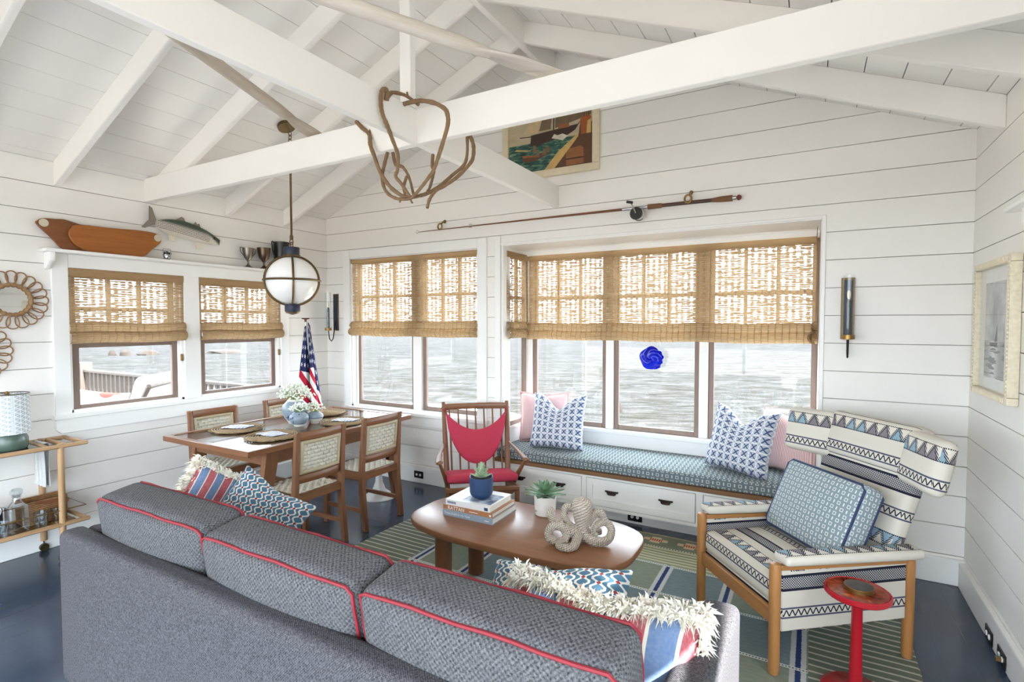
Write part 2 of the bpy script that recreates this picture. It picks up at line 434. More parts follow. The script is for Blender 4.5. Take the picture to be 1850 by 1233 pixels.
# ---------------------------------------------------------------- windows
def MW(ax, o):                                   # local x along width, y outward, z up
    X, Y = {'L': ((0, 1, 0), (-1, 0, 0)), 'B': ((1, 0, 0), (0, 1, 0)), 'R': ((0, -1, 0), (1, 0, 0))}[ax]
    return Matrix(((X[0], Y[0], 0, o[0]), (X[1], Y[1], 0, o[1]), (X[2], Y[2], 1, o[2]), (0, 0, 0, 1)))
def sash(root, x0, x1, z0, z1, y, fr, bars_z=(), nv=0, zv=None, mat=SASH):
    t = .035
    for b in ((x0, x0 + fr, z0, z1), (x1 - fr, x1, z0, z1), (x0 + fr, x1 - fr, z0, z0 + fr), (x0 + fr, x1 - fr, z1 - fr, z1)):
        MB().box(b[0], b[1], y, y + t, b[2], b[3]).build('sash_rail', mat, root, bev=.004)
    MB().box(x0 + fr, x1 - fr, y + .014, y + .020, z0 + fr, z1 - fr).build('pane', PANE, root, smooth=False)
    for bz in bars_z: MB().box(x0 + fr, x1 - fr, y + .002, y + .032, bz - .013, bz + .013).build('muntin', mat, root)
    if nv:
        for i in range(1, nv + 1):
            xx = x0 + fr + (x1 - x0 - 2 * fr) * i / (nv + 1)
            MB().box(xx - .012, xx + .012, y + .003, y + .031, zv, z1 - fr).build('muntin', mat, root)
def liner(root, w, h, d):
    for b in ((-.0, .018, 0, h), (w - .018, w, 0, h), (0, w, h - .018, h), (0, w, 0, .018)):
        MB().box(b[0], b[1], -.0, d, b[2], b[3]).build('jamb', TRIM, root)
def wroot(name, ax, o):
    r = struct(name); r.matrix_world = MW(ax, o); return r
for i, (a, b, c, d) in enumerate(LW):
    r = wroot('window_%d' % (i + 1), 'L', (XL, a, c)); W_, H_ = b - a, d - c; liner(r, W_, H_, .135)
    sash(r, .03, W_ - .03, .0, .515, .035, .045); sash(r, .03, W_ - .03, .49, H_ - .02, .075, .045, (.76,), 2, .53)
    MB().box(W_ - .028, W_ - .008, -.012, .0, .33, .39).build('cord_cleat', BRASS, r, bev=.003)
# casing and shelf over the two left windows
t1 = struct('trim_1')
for b in ((XL, XL + .024, 1.633, 1.73, .90, 2.09), (XL, XL + .024, 2.53, 2.66, .94, 2.0), (XL, XL + .024, 3.475, 3.57, .90, 2.09), (XL, XL + .026, 1.73, 3.475, 1.995, 2.09)):
    MB().box(*b).build('casing', TRIM, t1, bev=.003)
MB().box(XL, XL + .05, 1.615, 3.59, .905, .94).build('sill', TRIM, t1, bev=.004)
MB().prism([(1.633, .905), (3.57, .905), (3.57, .83), (3.54, .80), (1.665, .80), (1.633, .83)], 'x', XL, XL + .024).build('apron', TRIM, t1, bev=.003)
MB().box(XL, XL + .125, 1.57, 3.64, 2.09, 2.112).build('shelf', TRIM, t1, bev=.004)
for yy in (1.60, 3.57):
    MB().prism([(XL, 1.975), (XL + .03, 1.975), (XL + .1, 2.03), (XL + .1, 2.09), (XL, 2.09)], 'y', yy, yy + .032).build('shelf_bracket', TRIM, t1, bev=.003)
# right wall window, casing, shelf (its end shows in the picture)
r = wroot('window_5', 'R', (XR, RW[1], RW[2])); liner(r, .9, RW[3] - RW[2], .135)
sash(r, .03, .87, 0, .515, .035, .045); sash(r, .03, .87, .49, 1.035, .075, .045, (.76,), 2, .53)
t2 = struct('trim_2')
for b in ((XR - .024, XR, 2.05, 2.16, .9, 2.06), (XR - .024, XR, 1.04, 1.15, .9, 2.06), (XR - .026, XR, 1.15, 2.05, 1.995, 2.06), (XR - .024, XR, 2.16, 2.80, 1.98, 2.06)):
    MB().box(*b).build('casing', TRIM, t2, bev=.003)
MB().box(XR - .13, XR, .95, 2.985, 2.062, 2.085).build('shelf', TRIM, t2, bev=.004)
for yy in (1.0, 2.84): MB().prism([(XR, 1.93), (XR - .03, 1.93), (XR - .1, 2.0), (XR - .1, 2.062), (XR, 2.062)], 'y', yy, yy + .032).build('shelf_bracket', TRIM, t2, bev=.003)
# back wall window
r = wroot('window_3', 'B', (BW[0], YB, BW[2])); W_, H_ = BW[1] - BW[0], BW[3] - BW[2]; liner(r, W_, H_, .14)
sash(r, .035, .825, .018, H_ - .02, .06, .04, (.82, 1.17), 2, .82); sash(r, .93, W_ - .02, .018, H_ - .02, .06, .04, (.82, 1.17), 2, .82)
MB().box(.825, .93, .03, .11, .0, H_).build('mullion', TRIM, r, bev=.004)
t3 = struct('trim_3')
for b in ((-4.405, -4.308, .66, 2.37), (-2.676, -2.575, .66, 2.37), (-4.308, -2.676, 2.277, 2.37)): MB().box(b[0], b[1], YB - .022, YB, b[2], b[3]).build('casing', TRIM, t3, bev=.003)
MB().box(-4.42, -2.56, YB - .05, YB, .665, .70).build('sill', TRIM, t3, bev=.004)
MB().box(-4.405, -2.575, YB - .022, YB, .57, .665).build('apron', TRIM, t3, bev=.003)
# bay window: box of the bay, then glazing
YG = 4.56
t4 = struct('trim_4')
for n_, b in (('side_panel', (-2.452, -2.425, YB + .001, YG + .1, 0, .62)), ('side_panel', (.045, .072, YB + .001, YG + .1, 0, 2.28)), ('soffit', (-2.452, .072, YB + .001, YG + .1, 2.282, 2.33)),
              ('head_board', (-2.43, .05, YG - .03, YG + .1, 2.235, 2.29)), ('back_panel', (-2.43, .05, YG - .01, YG + .1, .3, .60)), ('sill', (-2.43, .05, YG - .045, YG + .1, .60, .632)),
              ('corner_post', (-2.452, -2.37, YG, YG + .1, .632, 2.29)), ('side_head', (-2.452, -2.43, YB, YG, 2.235, 2.29)), ('side_sill', (-2.452, -2.41, YB, YG, .60, .632)),
              ('side_post', (-2.452, -2.41, YB, YB + .13, .632, 2.29)), ('bay_floor', (-2.452, .072, YB + .06, YG + .1, -.02, .3)),
              ('casing', (-2.49, -2.43, YB - .018, YB, .0, 2.37)), ('casing', (.05, .075, YB - .012, YB, 0, 2.31)), ('casing', (-2.49, .075, YB - .010, YB, 2.29, 2.31))):
    MB().box(*b).build(n_, TRIM, t4, bev=.003)
r = wroot('window_4', 'B', (0, YG, .632)); H_ = 2.235 - .632
for a, b in ((-2.37, -1.615), (-1.545, -.805), (-.735, .045)): sash(r, a, b, 0, H_, .03, .042, (.85, 1.2), 2, .85)
for a, b in ((-1.615, -1.545), (-.805, -.735)): MB().box(a, b, .0, .1, 0, H_).build('mullion', TRIM, r, bev=.006)
r = wroot('window_6', 'L', (-2.452, YB + .13, .632)); sash(r, 0, YG - YB - .13, 0, H_, -.02, .04, (.85, 1.2), 1, .85)

# ---------------------------------------------------------------- woven shades
m = M('woven_reed', .7, spec=.25); u_, v_ = m.uv(); f_ = m.noise(m.vec(u_ * 9, v_ * 260, 0.0), 1, 3, .6); g_ = m.noise(m.vec(u_ * 60, v_ * 400, 3.0), 1, 2)
c_ = m.mix(f_ * .8 + g_ * .3 - .05, C(116, 92, 64), C(204, 172, 130)); m.col(c_)
tr_ = m.n('ShaderNodeBsdfTranslucent'); m.L(c_, tr_.inputs[0]); mx_ = m.n('ShaderNodeMixShader'); mx_.inputs[0].default_value = .32
m.L(m.b.outputs[0], mx_.inputs[1]); m.L(tr_.outputs[0], mx_.inputs[2]); m.L(mx_.outputs[0], m.nt.nodes['Material Output'].inputs[0]); REED = m.m
THREAD = plain('shade_thread', C(150, 128, 100), .9)
def shade(label, W, drop, ax, o, step=.048):
    root = thing('bamboo_shade', label, 'window shade', group='woven bamboo shades'); root.matrix_world = MW(ax, o)
    rnd = random.Random(int(W * 1000)); pitch = .0068; top = .055; body = drop - .15
    ncol = int(W / step); cols = [(i + .5) * W / ncol for i in range(ncol)]; mb = MB()
    NX = max(8, int(W / .008)); xs = [W * i / NX for i in range(NX + 1)]
    near = [min(range(ncol), key=lambda k: abs(cols[k] - x)) for x in xs]
    z = -top; zend = -body
    while z > zend:
        amp = [rnd.choice((.0, .12, .3, .5, .7, .9)) * rnd.uniform(.75, 1) for _ in cols]; sg = [rnd.uniform(.005, .015) for _ in cols]
        lift = rnd.uniform(-.0006, .0006); ph = rnd.uniform(0, 6.28); vs = []; uv = []
        for x, k in zip(xs, near):
            hh = pitch * .5 * (1.06 - amp[k] * math.exp(-((x - cols[k]) / sg[k]) ** 2)); zz = z + lift + .0007 * math.sin(x * 23 + ph); yy = -.012 + .003 * math.sin(x * 5 + z * 4)
            vs += [(x, yy, zz - hh), (x, yy - .0012, zz), (x, yy, zz + hh)]; uv += [(x, z - .002), (x, z), (x, z + .002)]
        mb.add(vs, [q for i in range(NX) for q in ((3 * i, 3 * i + 3, 3 * i + 4, 3 * i + 1), (3 * i + 1, 3 * i + 4, 3 * i + 5, 3 * i + 2))], uv); z -= pitch
    for c in cols:
        for dx in (-.0018, .0018): mb.add([(c + dx - .0008, -.015, -top), (c + dx + .0008, -.015, -top), (c + dx + .0008, -.015, zend), (c + dx - .0008, -.015, zend)], [(0, 1, 2, 3)], None, 1)
    o_ = mb.build('woven_panel', [REED, THREAD], root); o_['kind'] = 'stuff'
    MB().grid(lambda u, v: (u * W, -.018 - .006 * math.sin(v * PI) , -v * top, u * W, v * top), 8, 6).build('valance', REED, root)
    for j, (a, b, dp) in enumerate(((-body + .004, -body - .075, .030), (-body - .058, -drop, .05))):
        def ff(u, v, a=a, b=b, dp=dp):
            z = a + (b - a) * v; bul = math.sin(PI * min(1, v * .98)) ** .6
            return (u * W * 1.012 - W * .006, -.014 - dp * bul - .0025 * math.sin(z * 420), z + .004 * math.sin(u * W * 9), u * W, z)
        MB().grid(ff, max(8, int(W * 18)), 34).build('roman_fold', REED, root)
        for c in cols: pass
    mbt = MB()
    for c in cols:
        for a, b, dp in ((-body + .004, -body - .075, .030), (-body - .058, -drop, .05)):
            mbt.tube([(c, -.019 - dp * math.sin(PI * min(1, v * .98)) ** .6, a + (b - a) * v + .004 * math.sin(c * 9)) for v in [i / 9 for i in range(10)]], .0022, 4)
    o_ = mbt.build('binding_thread', THREAD, root); o_['kind'] = 'stuff'
    return root
shade('woven bamboo roman shade on the window above the deck chair, nearest the round mirrors', .80, .55, 'L', (XL + .005, 1.73, 1.993))
shade('woven bamboo roman shade on the window directly behind the globe pendant', .812, .55, 'L', (XL + .005, 2.662, 1.993))
shade('woven bamboo roman shade on the back window left of the window seat', 1.63, .82, 'B', (-4.307, YB + .02, 2.275))
shade('widest woven bamboo roman shade, above the window seat', 2.40, .80, 'B', (-2.375, YG - .03, 2.236))
shade('narrow woven bamboo roman shade on the left side of the window seat bay', .42, .80, 'L', (-2.425, YB + .06, 2.25))
shade('unseen woven bamboo roman shade added on the right wall window to limit the sun', .90, .56, 'R', (XR - .005, RW[1], 1.993))  # unseen shade, added so the sun beam stops near the sofa arm
shade('sliver of woven bamboo shade on the right side of the window seat bay', .42, .80, 'R', (.046, YG - .05, 2.25))

# ---------------------------------------------------------------- outside
m = M('sea_water', .9, spec=.0); x_, y_, z_ = m.ob(); d_ = (x_ * x_ + y_ * y_).sq()
q_ = m.vec(x_ * .30 + y_ * .14, y_ * .80 - x_ * .34, 0.0); n1 = m.noise(q_, 1.0, 7, .66, 1.2); n2 = m.noise(q_, 3.5, 6, .7, .8)
c_ = m.ramp(n1 * .65 + n2 * .45, [(.37, C(44, 44, 40)), (.46, C(64, 63, 57)), (.55, C(82, 80, 79)), (.66, C(104, 102, 102))])
deep = (d_ / 60).mn(1.0); c_ = m.mix(deep * .45, m.mix(n2 * .35, c_, C(70, 70, 50)), m.mix(n2, C(48, 50, 54), C(86, 85, 88)))
shal = 1 - ((d_ + n1 * 8 - 17) / 5).mx(0.0).mn(1.0); c_ = m.mix(shal * .9, c_, m.mix(n2, C(82, 73, 58), C(100, 94, 82)))
m.col(c_); m.bump(n1 + n2 * .6, .9, .9); SEA = m.m
sea = MB().grid(lambda u, v: (-600 + 1200 * u, -300 + 1200 * v, -1.9), 2, 2).build('sea', SEA); tag(sea, 'grey green choppy sea beyond the windows', 'sea', kind='stuff')
SAND = plain('beach_sand', C(178, 171, 160), .9, nz=.1, scale=3)
MB_ = MB().grid(lambda u, v: (-32 + 55 * u, 1.0 + (12 + 1.5 * math.sin(u * 21) + 3 * math.sin(u * 5)) * v, -1.72), 40, 4).build('beach', SAND); tag(MB_, 'sunlit pale sand beach around the house below the windows', 'beach', kind='stuff')
yd = MB().box(-32, 23, -60, .99, -1.8, -1.73).build('bounce_ground', plain('bounce_ground_tan', C(136, 130, 122), .9, nz=.2, scale=4)); tag(yd, 'unseen grey-tan ground added behind the house to temper bounced light', 'bounce_ground', kind='stuff')  # unseen ground, added with a mid tone to set the light bounced indoors
ROCK = plain('rock', C(44, 34, 26), .9, nz=.25, scale=6, bump=.6)
def geoZ(u, v, z):
    d = fw * 951.2 + rt * (u - 925) - up * (v - 616.5); t = (z - 1.6) / d.z; return Vector((0, 0, 1.6)) + d * t
rk = 0
for u, v, ww, hh, lb in ((202, 642, .8, .5, 'small brown rock in the sea, leftmost of the three'), (226, 642, 1.3, .6, 'brown rock in the sea, middle of the three'), (268, 641, 2.2, .5, 'long flat brown rock ledge in the sea'), (405, 637, 5.0, .35, 'low rock line awash in the far sea'), (1115, 742, .45, .4, 'tan rock breaking the water outside the bay window')):
    p = geoZ(u, v, -1.85); rr = random.Random(u)
    fn = lambda a, b: None
    mb = MB(); jit = [[rr.uniform(.75, 1.15) for _ in range(11)] for _ in range(8)]
    mb.grid(lambda a, b: (ww / 2 * math.sin(PI * b) * math.cos(2 * PI * a) * jit[int(b * 7)][int(a * 10) % 10] , ww / 2.4 * math.sin(PI * b) * math.sin(2 * PI * a) * jit[int(b * 7)][int(a * 10) % 10], -hh * math.cos(PI * b) * jit[int(b * 7)][3]), 10, 7, cu=True)
    o = mb.build('rock', ROCK); o.location = p; o.rotation_euler = (0, 0, .52); tag(o, lb, 'rock', 'rocks in the sea')
# deck with railing
DECK = wood('weathered_deck', C(58, 48, 42), C(82, 70, 62), .7, axis=0)
dk = thing('deck', 'weathered grey wooden deck outside the left windows', 'deck')
for i in range(24):
    y0 = .9 + i * .14; MB().box(-10.7, XL - .2, y0, y0 + .134, -.16, -.12).build('deck_plank', DECK, dk, smooth=False)
MB().box(-10.7, XL - .2, .9, 4.26, -.4, -.165).build('joist_frame', DECK, dk)
rl = thing('deck_railing', 'weathered wooden railing with square balusters along the deck', 'railing')
MB().box(-10.75, XL - .25, 4.13, 4.24, .76, .80).build('top_rail', DECK, rl, bev=.005)
MB().box(-10.75, XL - .25, 4.16, 4.20, -.02, .03).build('bottom_rail', DECK, rl)
MB().box(-10.85, -10.68, 4.1, 4.27, -.16, .92).build('corner_post', DECK, rl, bev=.01)
bm0 = MB().box(-.022, .022, -.022, .022, .03, .76).build('baluster', DECK, rl); bm0.location = (XL - .4, 4.18, 0)
for i in range(1, 42): c = dup(bm0, rl); c.location = (XL - .4 - i * .143, 4.18, 0)
IRON = plain('iron_rail', C(56, 46, 36), .6, .4)
ir = thing('iron_railing', 'thin bronze metal rail at the far end of the deck', 'railing')
MB().box(-10.8, -10.77, 1.2, 4.1, .77, .80).build('top_rail', IRON, ir)
for yy in (3.3, 2.4, 1.5): MB().box(-10.8, -10.77, yy, yy + .03, -.12, .77).build('post', IRON, ir)
MB().box(-10.8, -10.77, 1.2, 4.1, .1, .13).build('lower_rail', IRON, ir)
# ---------------------------------------------------------------- fabrics
def dash_fabric(name, base, lite, c=.042):
    m = M(name, .85, spec=.2); u, v = m.uv(); i = (u / c).fl(); j = (v / c).fl(); par = (i + j).md(2.0)
    x = ((u / c).fr() - .5).ab(); y = ((v / c).fr() - .5).ab(); mxy = x.mx(y)
    sqr = mxy.within(.2, .33) * par.lt(.5); dsh = x.lt(.13) * y.lt(.30) * par.gt(.5)
    m.ob(); n = m.noise(m.cv, 300, 2); m.col(m.mix((sqr + dsh).mn(1.0) * .92, m.mix(n, base, tuple(k * .82 for k in base[:3]) + (1,)), lite)); m.bump(n, .15, .002)
    return m.m
def kilim(name, off=0.0, swap=False, flip=False):
    m = M(name, .9, spec=.15); a, b = m.uv(); s, t = (b, a) if swap else (a, b)
    P = .40; t = (off - t if flip else t + off).md(P); cream = C(210, 204, 192); dark = C(34, 36, 50)
    m.ob(); n = m.noise(m.cv, 350, 2); col = m.mix(n * .6, cream, C(194, 186, 172))
    chk = ((s / .012).fr().gt(.5)) ; chk2 = ((t / .012).fr().gt(.5)); xo = (chk - chk2).ab()
    d1 = t.within(.0, .075); core = t.within(.012, .063); col = m.mix(d1, col, m.mix(xo * core * .75, dark, C(200, 198, 196)))
    l1 = t.within(.15, .158) + t.within(.192, .20); col = m.mix(l1, col, C(78, 80, 98))
    zz = ((s / .03).pp(.5) * 2.0); zt = (t - .16) / .03; line = ((zt - zz).ab().lt(.22)) * t.within(.16, .19); col = m.mix(line, col, dark)
    tb = t.within(.275, .345); w = (s / .07).pp(.5) * 2.0; tt = (t - .275) / .07; ab = tt.lt(w)
    alt = (s / .14).fl().md(2.0); tri = m.mix(alt, C(126, 118, 124), C(134, 158, 172)); bc = m.mix(ab, cream, tri)
    dz = ((tt - w).ab().lt(.26)); dots = (((s + t) / .011).fr().gt(.45)) * dz; bc = m.mix(dots, bc, dark); ed = (t.within(.275, .281) + t.within(.339, .345)) * (s / .01).fr().gt(.35)
    bc = m.mix(ed, bc, dark); col = m.mix(tb, col, bc); m.col(col); m.bump(n, .2, .002)
    return m.m
def xprint(name, n=8.0):
    m = M(name, .85, spec=.2); u, v = m.uv(); x = (u * n).fr() - .5; y = (v * n).fr() - .5; ax = x.ab(); ay = y.ab()
    m.ob(); nz = m.noise(m.cv, 40, 3)
    r = (x * x + y * y).sq(); arc_ = (r - .5).ab().lt(.045)
    X = ((x - y + (y * 6).sin() * .05).ab().mn((x + y + (x * 6).sin() * .05).ab())).lt(.10) * ax.mx(ay).lt(.36)
    c = m.mix(nz * .5, C(186, 190, 200), C(166, 172, 186)); c = m.mix(arc_.mn(1.0) * .8, c, C(236, 236, 236)); m.col(m.mix(X * .92, c, C(42, 68, 112))); m.bump(nz, .1, .003)
    return m.m
def trellis(name, n=7.0, base=C(78, 114, 138)):
    m = M(name, .85, spec=.2); u, v = m.uv(); par = (u * n).fl().md(2.0); y = (v * n * 1.15 + par * .5).fr(); x = (u * n).fr() - .5
    cs_ = (y * (2 * PI)).cos(); band = ((x.ab() - (cs_ * .19 + .27)).ab()).lt(.11)
    dot = ((x * x + (y - .5) * (y - .5)).sq()).lt(.13); d2 = ((x.ab() - .5) * (x.ab() - .5) + ((y - .0).mn(1 - y)) * ((y - .0).mn(1 - y))).sq().lt(.13)
    m.ob(); nz = m.noise(m.cv, 60, 3); c = m.mix(nz * .5, base, tuple(k * .75 for k in base[:3]) + (1,)); c = m.mix(band, c, C(214, 212, 204)); c = m.mix((dot).mn(1.0), c, C(150, 62, 66)); m.col(c); m.bump(nz, .1, .003)
    return m.m
def stripes(name, n=3.5):
    m = M(name, .85, spec=.2); u, v = m.uv(); m.ob(); nz = m.noise(m.cv, 90, 3); s = (u * n + m.noise(m.cv, 5, 2) * .12).fr()
    c = m.mix(s.gt(.5), C(158, 50, 60), C(74, 108, 148)); c = m.mix(s.within(.44, .5) + s.gt(.94), c, C(214, 206, 188)); c = m.mix(nz * .25, c, C(210, 200, 205)); m.col(c); m.bump(nz, .15, .003)
    return m.m
SOFA = weave('sofa_tweed', C(18, 19, 22), C(124, 123, 124), 120, c3=C(70, 70, 76))
SOFA2 = weave('sofa_chenille', C(24, 25, 30), C(104, 102, 106), 240)
PIPE = plain('red_piping', C(132, 28, 40), .7, nz=.1)
RED = plain('red_wool', C(180, 60, 80), .9, nz=.12, scale=160, bump=.2, spec=.15)
PINK = plain('pink_linen', C(226, 190, 188), .9, nz=.06, scale=60, bump=.15, spec=.15)
m = M('pink_ticking', .9, spec=.15); u_, v_ = m.uv(); st = (u_ * 38).fr().gt(.55); m.ob(); nz_ = m.noise(m.cv, 60, 2); m.col(m.mix(st * .8, C(232, 208, 204), C(196, 132, 130))); m.bump(nz_, .1, .003); PINKS = m.m
BENCHF = dash_fabric('bench_fabric', C(108, 122, 126), C(196, 198, 194), .036)
XP = xprint('blue_cross_print'); TRE = trellis('trellis_print', 9.0); STR = stripes('awning_stripe', 3.2); STR2 = stripes('narrow_awning_stripe', 4.6)
FRINGE = plain('cream_fringe', C(240, 235, 222), .95, nz=.08, scale=40)
CORD = plain('danish_cord', C(204, 197, 180), .8, nz=.12, scale=60, bump=.2)
CORDD = plain('cord_wrap', C(184, 168, 138), .8, nz=.15, scale=120, bump=.3)

def pillow(name, label, w, h, t, mat, M4, chop=0.0, group=None, trim=None, n=18, cat='pillow'):
    root = thing(name, label, cat, group=group); root.matrix_world = M4
    def pos(a, b, sg):
        k = 1 - .07 * (1 - abs(b) ** 2.2); l = 1 - .07 * (1 - abs(a) ** 2.2)
        th = t / 2 * (max(0, 1 - a ** 4) * max(0, 1 - b ** 4)) ** .5
        z = h / 2 * b * l - chop * math.exp(-(a / .42) ** 2) * ((b + 1) / 2) ** 2.2
        return (w / 2 * a * k, sg * th + .012 * math.sin(a * 5 + b * 3) * (1 - abs(a)) , z)
    mb = MB()
    for sg in (-1, 1): mb.grid(lambda u, v: pos(2 * u - 1, 2 * v - 1, sg) + (u, v), n, n, flip=(sg > 0))
    mb.build('cover', mat, root, weld=True, ang=80)
    if trim is not None:
        e = [(-1 + 2 * i / 14, -1) for i in range(14)] + [(1, -1 + 2 * i / 14) for i in range(14)] + [(1 - 2 * i / 14, 1) for i in range(14)] + [(-1, 1 - 2 * i / 14) for i in range(14)]
        MB().tube([pos(a, b, 0) for a, b in e], .006, 6, closed=True).build('seam_trim', trim, root)
    root['pos'] = 0; del root['pos']
    return root, pos
def fringe(root, path, seed, ln=.045, dens=6):
    rnd = random.Random(seed); mb = MB()
    P = [Vector(p) for p in path]
    for a, b in zip(P, P[1:]):
        L = (b - a).length
        for _ in range(max(1, int(L * 170 * dens))):
            p = a.lerp(b, rnd.random()); d = Vector((rnd.gauss(0, 1), rnd.gauss(0, 1), rnd.gauss(0, 1) )).normalized(); l = ln * rnd.uniform(.6, 1.1)
            q = p + d * l + Vector((0, 0, -.008)); s = d.cross(Vector((rnd.random(), rnd.random(), rnd.random()))).normalized() * .002
            mid = p + d * l * .55 + Vector((0, 0, .006))
            mb.add([p - s, p + s, mid + s * 1.6, q, mid - s * 1.6], [(0, 1, 2, 3, 4)])
    o = mb.build('fringe', FRINGE, root, smooth=False); o['kind'] = 'stuff'; return o

# ---------------------------------------------------------------- rug
m = M('flatweave_rug', .95, spec=.1); x, y, z = m.ob(); nz = m.noise(m.vec(x * 14, y * 60, 0.0), 1.5, 3); nf = m.noise(m.cv, 220, 2)
cell = ((x + 2.285) / .3765).fl() + ((y - 2.695) / .372).fl(); par = cell.md(2.0)
g1 = m.mix(nz, C(108, 118, 104), C(144, 150, 134)); g2 = m.mix(nz, C(92, 108, 112), C(126, 138, 140)); c = m.mix(par, g1, g2)
wob = (nf - .5) * .012; bx = ((x + 2.285 + wob + .18825).md(.3765) - .18825).ab(); c = m.mix(bx.lt(.034), c, C(186, 186, 184)); c = m.mix(bx.lt(.0115), c, C(46, 62, 102))
by = ((y - 2.695 + .186).md(.372) - .186).ab(); dl = by.lt(.011); c = m.mix(dl, c, C(206, 206, 198)); c = m.mix(by.lt(.0035) * (x / .014).fr().gt(.4), c, C(60, 66, 84))
st = ((y + wob * .5) / .052).fr(); sv = m.noise(m.vec(0.0, y * 3, 0.0), 3.0, 1); sc = m.mix(st.lt(.24), m.mix(sv, C(88, 102, 104), C(116, 118, 92)), C(180, 176, 160))
c = m.mix((x.lt(-2.33) + x.gt(.015)).mn(1.0), c, sc)
bk = y.gt(3.455); bs = ((y) / .04).fr(); bc = m.mix(bs.lt(.3), m.mix(m.noise(m.vec(0.0, y * 20, 0.0), 1.0, 1), C(120, 132, 116), C(170, 166, 120)), C(206, 202, 184)); c = m.mix(bk, c, bc)
mo = y.gt(3.70); mc = C(112, 120, 104); mxx = ((x + .12).md(.24) - .12).ab(); my = (y - 3.815).ab()
cross = (mxx.lt(.085) * my.lt(.022) + mxx.lt(.035) * my.lt(.052)).mn(1.0); rd = mxx.lt(.045) * my.lt(.018) * (x / .016).fr().gt(.4)
q = m.mix(cross, m.mix(nz, mc, C(134, 140, 120)), C(206, 186, 156)); q = m.mix(rd, q, C(176, 66, 52)); q = m.mix(y.lt(3.715) * (x / .02).fr().gt(.5), q, C(214, 210, 196)); q = m.mix(y.gt(3.905), q, C(184, 170, 136))
c = m.mix(mo, c, q); m.col(c); m.bump(nz + nf, .5, .006); RUG = m.m
rug = MB().grid(lambda u, v: (-2.80 + 3.26 * u + .006 * math.sin(v * 17), 1.25 + 2.67 * v, .011 + .002 * math.sin(u * 40) * math.sin(v * 23)), 40, 30)
rug.box(-2.80, .46, 1.25, 3.92, .0005, .0095)
tag(rug.build('area_rug', RUG), 'green and blue flatweave rug with checked field and striped border', 'rug')

# ---------------------------------------------------------------- window seat
ws = thing('window_seat', 'white built-in window seat with panelled drawers and wooden top edge', 'bench')
X0, X1 = -2.42, .20; YF = 3.96
MB().box(X0, X1, YF + .11, YB - .002, .0, .105).build('toe_kick', TRIM, ws)
WEDGE = wood('bench_edge_wood', C(92, 62, 40), C(150, 110, 74), .5, axis=0)
fx = [X0, -2.36, -1.62, -1.545, -.665, -.60, .12, X1]
for a, b in ((X0, -2.36), (-1.60, -1.56), (-.71, -.66), (.13, X1)): MB().box(a, b, YF, YF + .02, .105, .372).build('face_stile', TRIM, ws)
for a, b in ((.105, .13), (.352, .372)): MB().box(X0, X1, YF + .0005, YF + .02, a, b).build('face_rail', TRIM, ws)
MB().box(X0, X1, YF + .021, YB - .002, .105, .372).build('carcass', BACK, ws)
MB().box(X0 - .003, X1 + .003, YF - .018, YB - .002, .372, .404).build('wooden_top', WEDGE, ws, bev=.003)
PULL = plain('oil_bronze', C(52, 40, 36), .4, .7, nz=.1)
for a, b in ((-2.355, -1.605), (-1.555, -.715), (-.655, .125)):
    dr = MB()
    z0, z1, t = .1345, .3475, .048
    for q in ((a, b, z0, z0 + t), (a, b, z1 - t, z1), (a, a + t, z0 + t, z1 - t), (b - t, b, z0 + t, z1 - t)): dr.box(q[0], q[1], YF - .001, YF + .018, q[2], q[3])
    dr.box(a + t, b - t, YF + .011, YF + .018, z0 + t, z1 - t); d = dr.build('drawer', TRIM, ws)
    for cx in (a + (b - a) * .25, a + (b - a) * .75):
        MB().grid(lambda u, v: (cx + .042 * math.cos(PI * u) * (1 - .25 * v * v), YF - .002 - .026 * math.sin(PI * u) ** .5 * math.sin(PI / 2 * (.15 + .85 * v)) - .003, .258 - .03 * v + .012), 14, 6).tube([(cx - .052, YF - .003, .262), (cx - .03, YF - .012, .262), (cx + .03, YF - .012, .262), (cx + .052, YF - .003, .262)], .007, 6).build('cup_pull', PULL, d)
cu = MB().rbox((-1.185, 4.26, .446), (2.45, .60, .082), .016, k=2, m=10, puff=(0, 0, .008))
cu = tag(cu.build('seat_cushion', BENCHF), 'long blue-grey patterned cushion along the window seat', 'cushion')
def pil(label, w, h, t, mat, x, y, z, rx, rz, ry=0, chop=.08, trim=None, group='pillows on the window seat'):
    return pillow('throw_pillow', label, w, h, t, mat, TR(x, y, z, rx, ry, rz), chop, group, trim)
pil('pale pink pillow behind the blue cross-print pillow by the rocking chair', .46, .46, .15, PINK, -2.16, 4.41, .715, -.12, .35, chop=.02, trim=PINK)
pil('blue cross-print pillow on the window seat by the rocking chair', .50, .50, .17, XP, -1.94, 4.24, .722, -.30, .10, chop=.13)
pil('pink striped pillow on the window seat behind the wing armchair', .46, .46, .16, PINKS, -.13, 4.36, .715, -.12, -.55, chop=.03)
pil('blue cross-print pillow on the window seat next to the pink striped pillow', .50, .50, .17, XP, -.44, 4.22, .725, -.30, -.42, ry=.05, chop=.12)

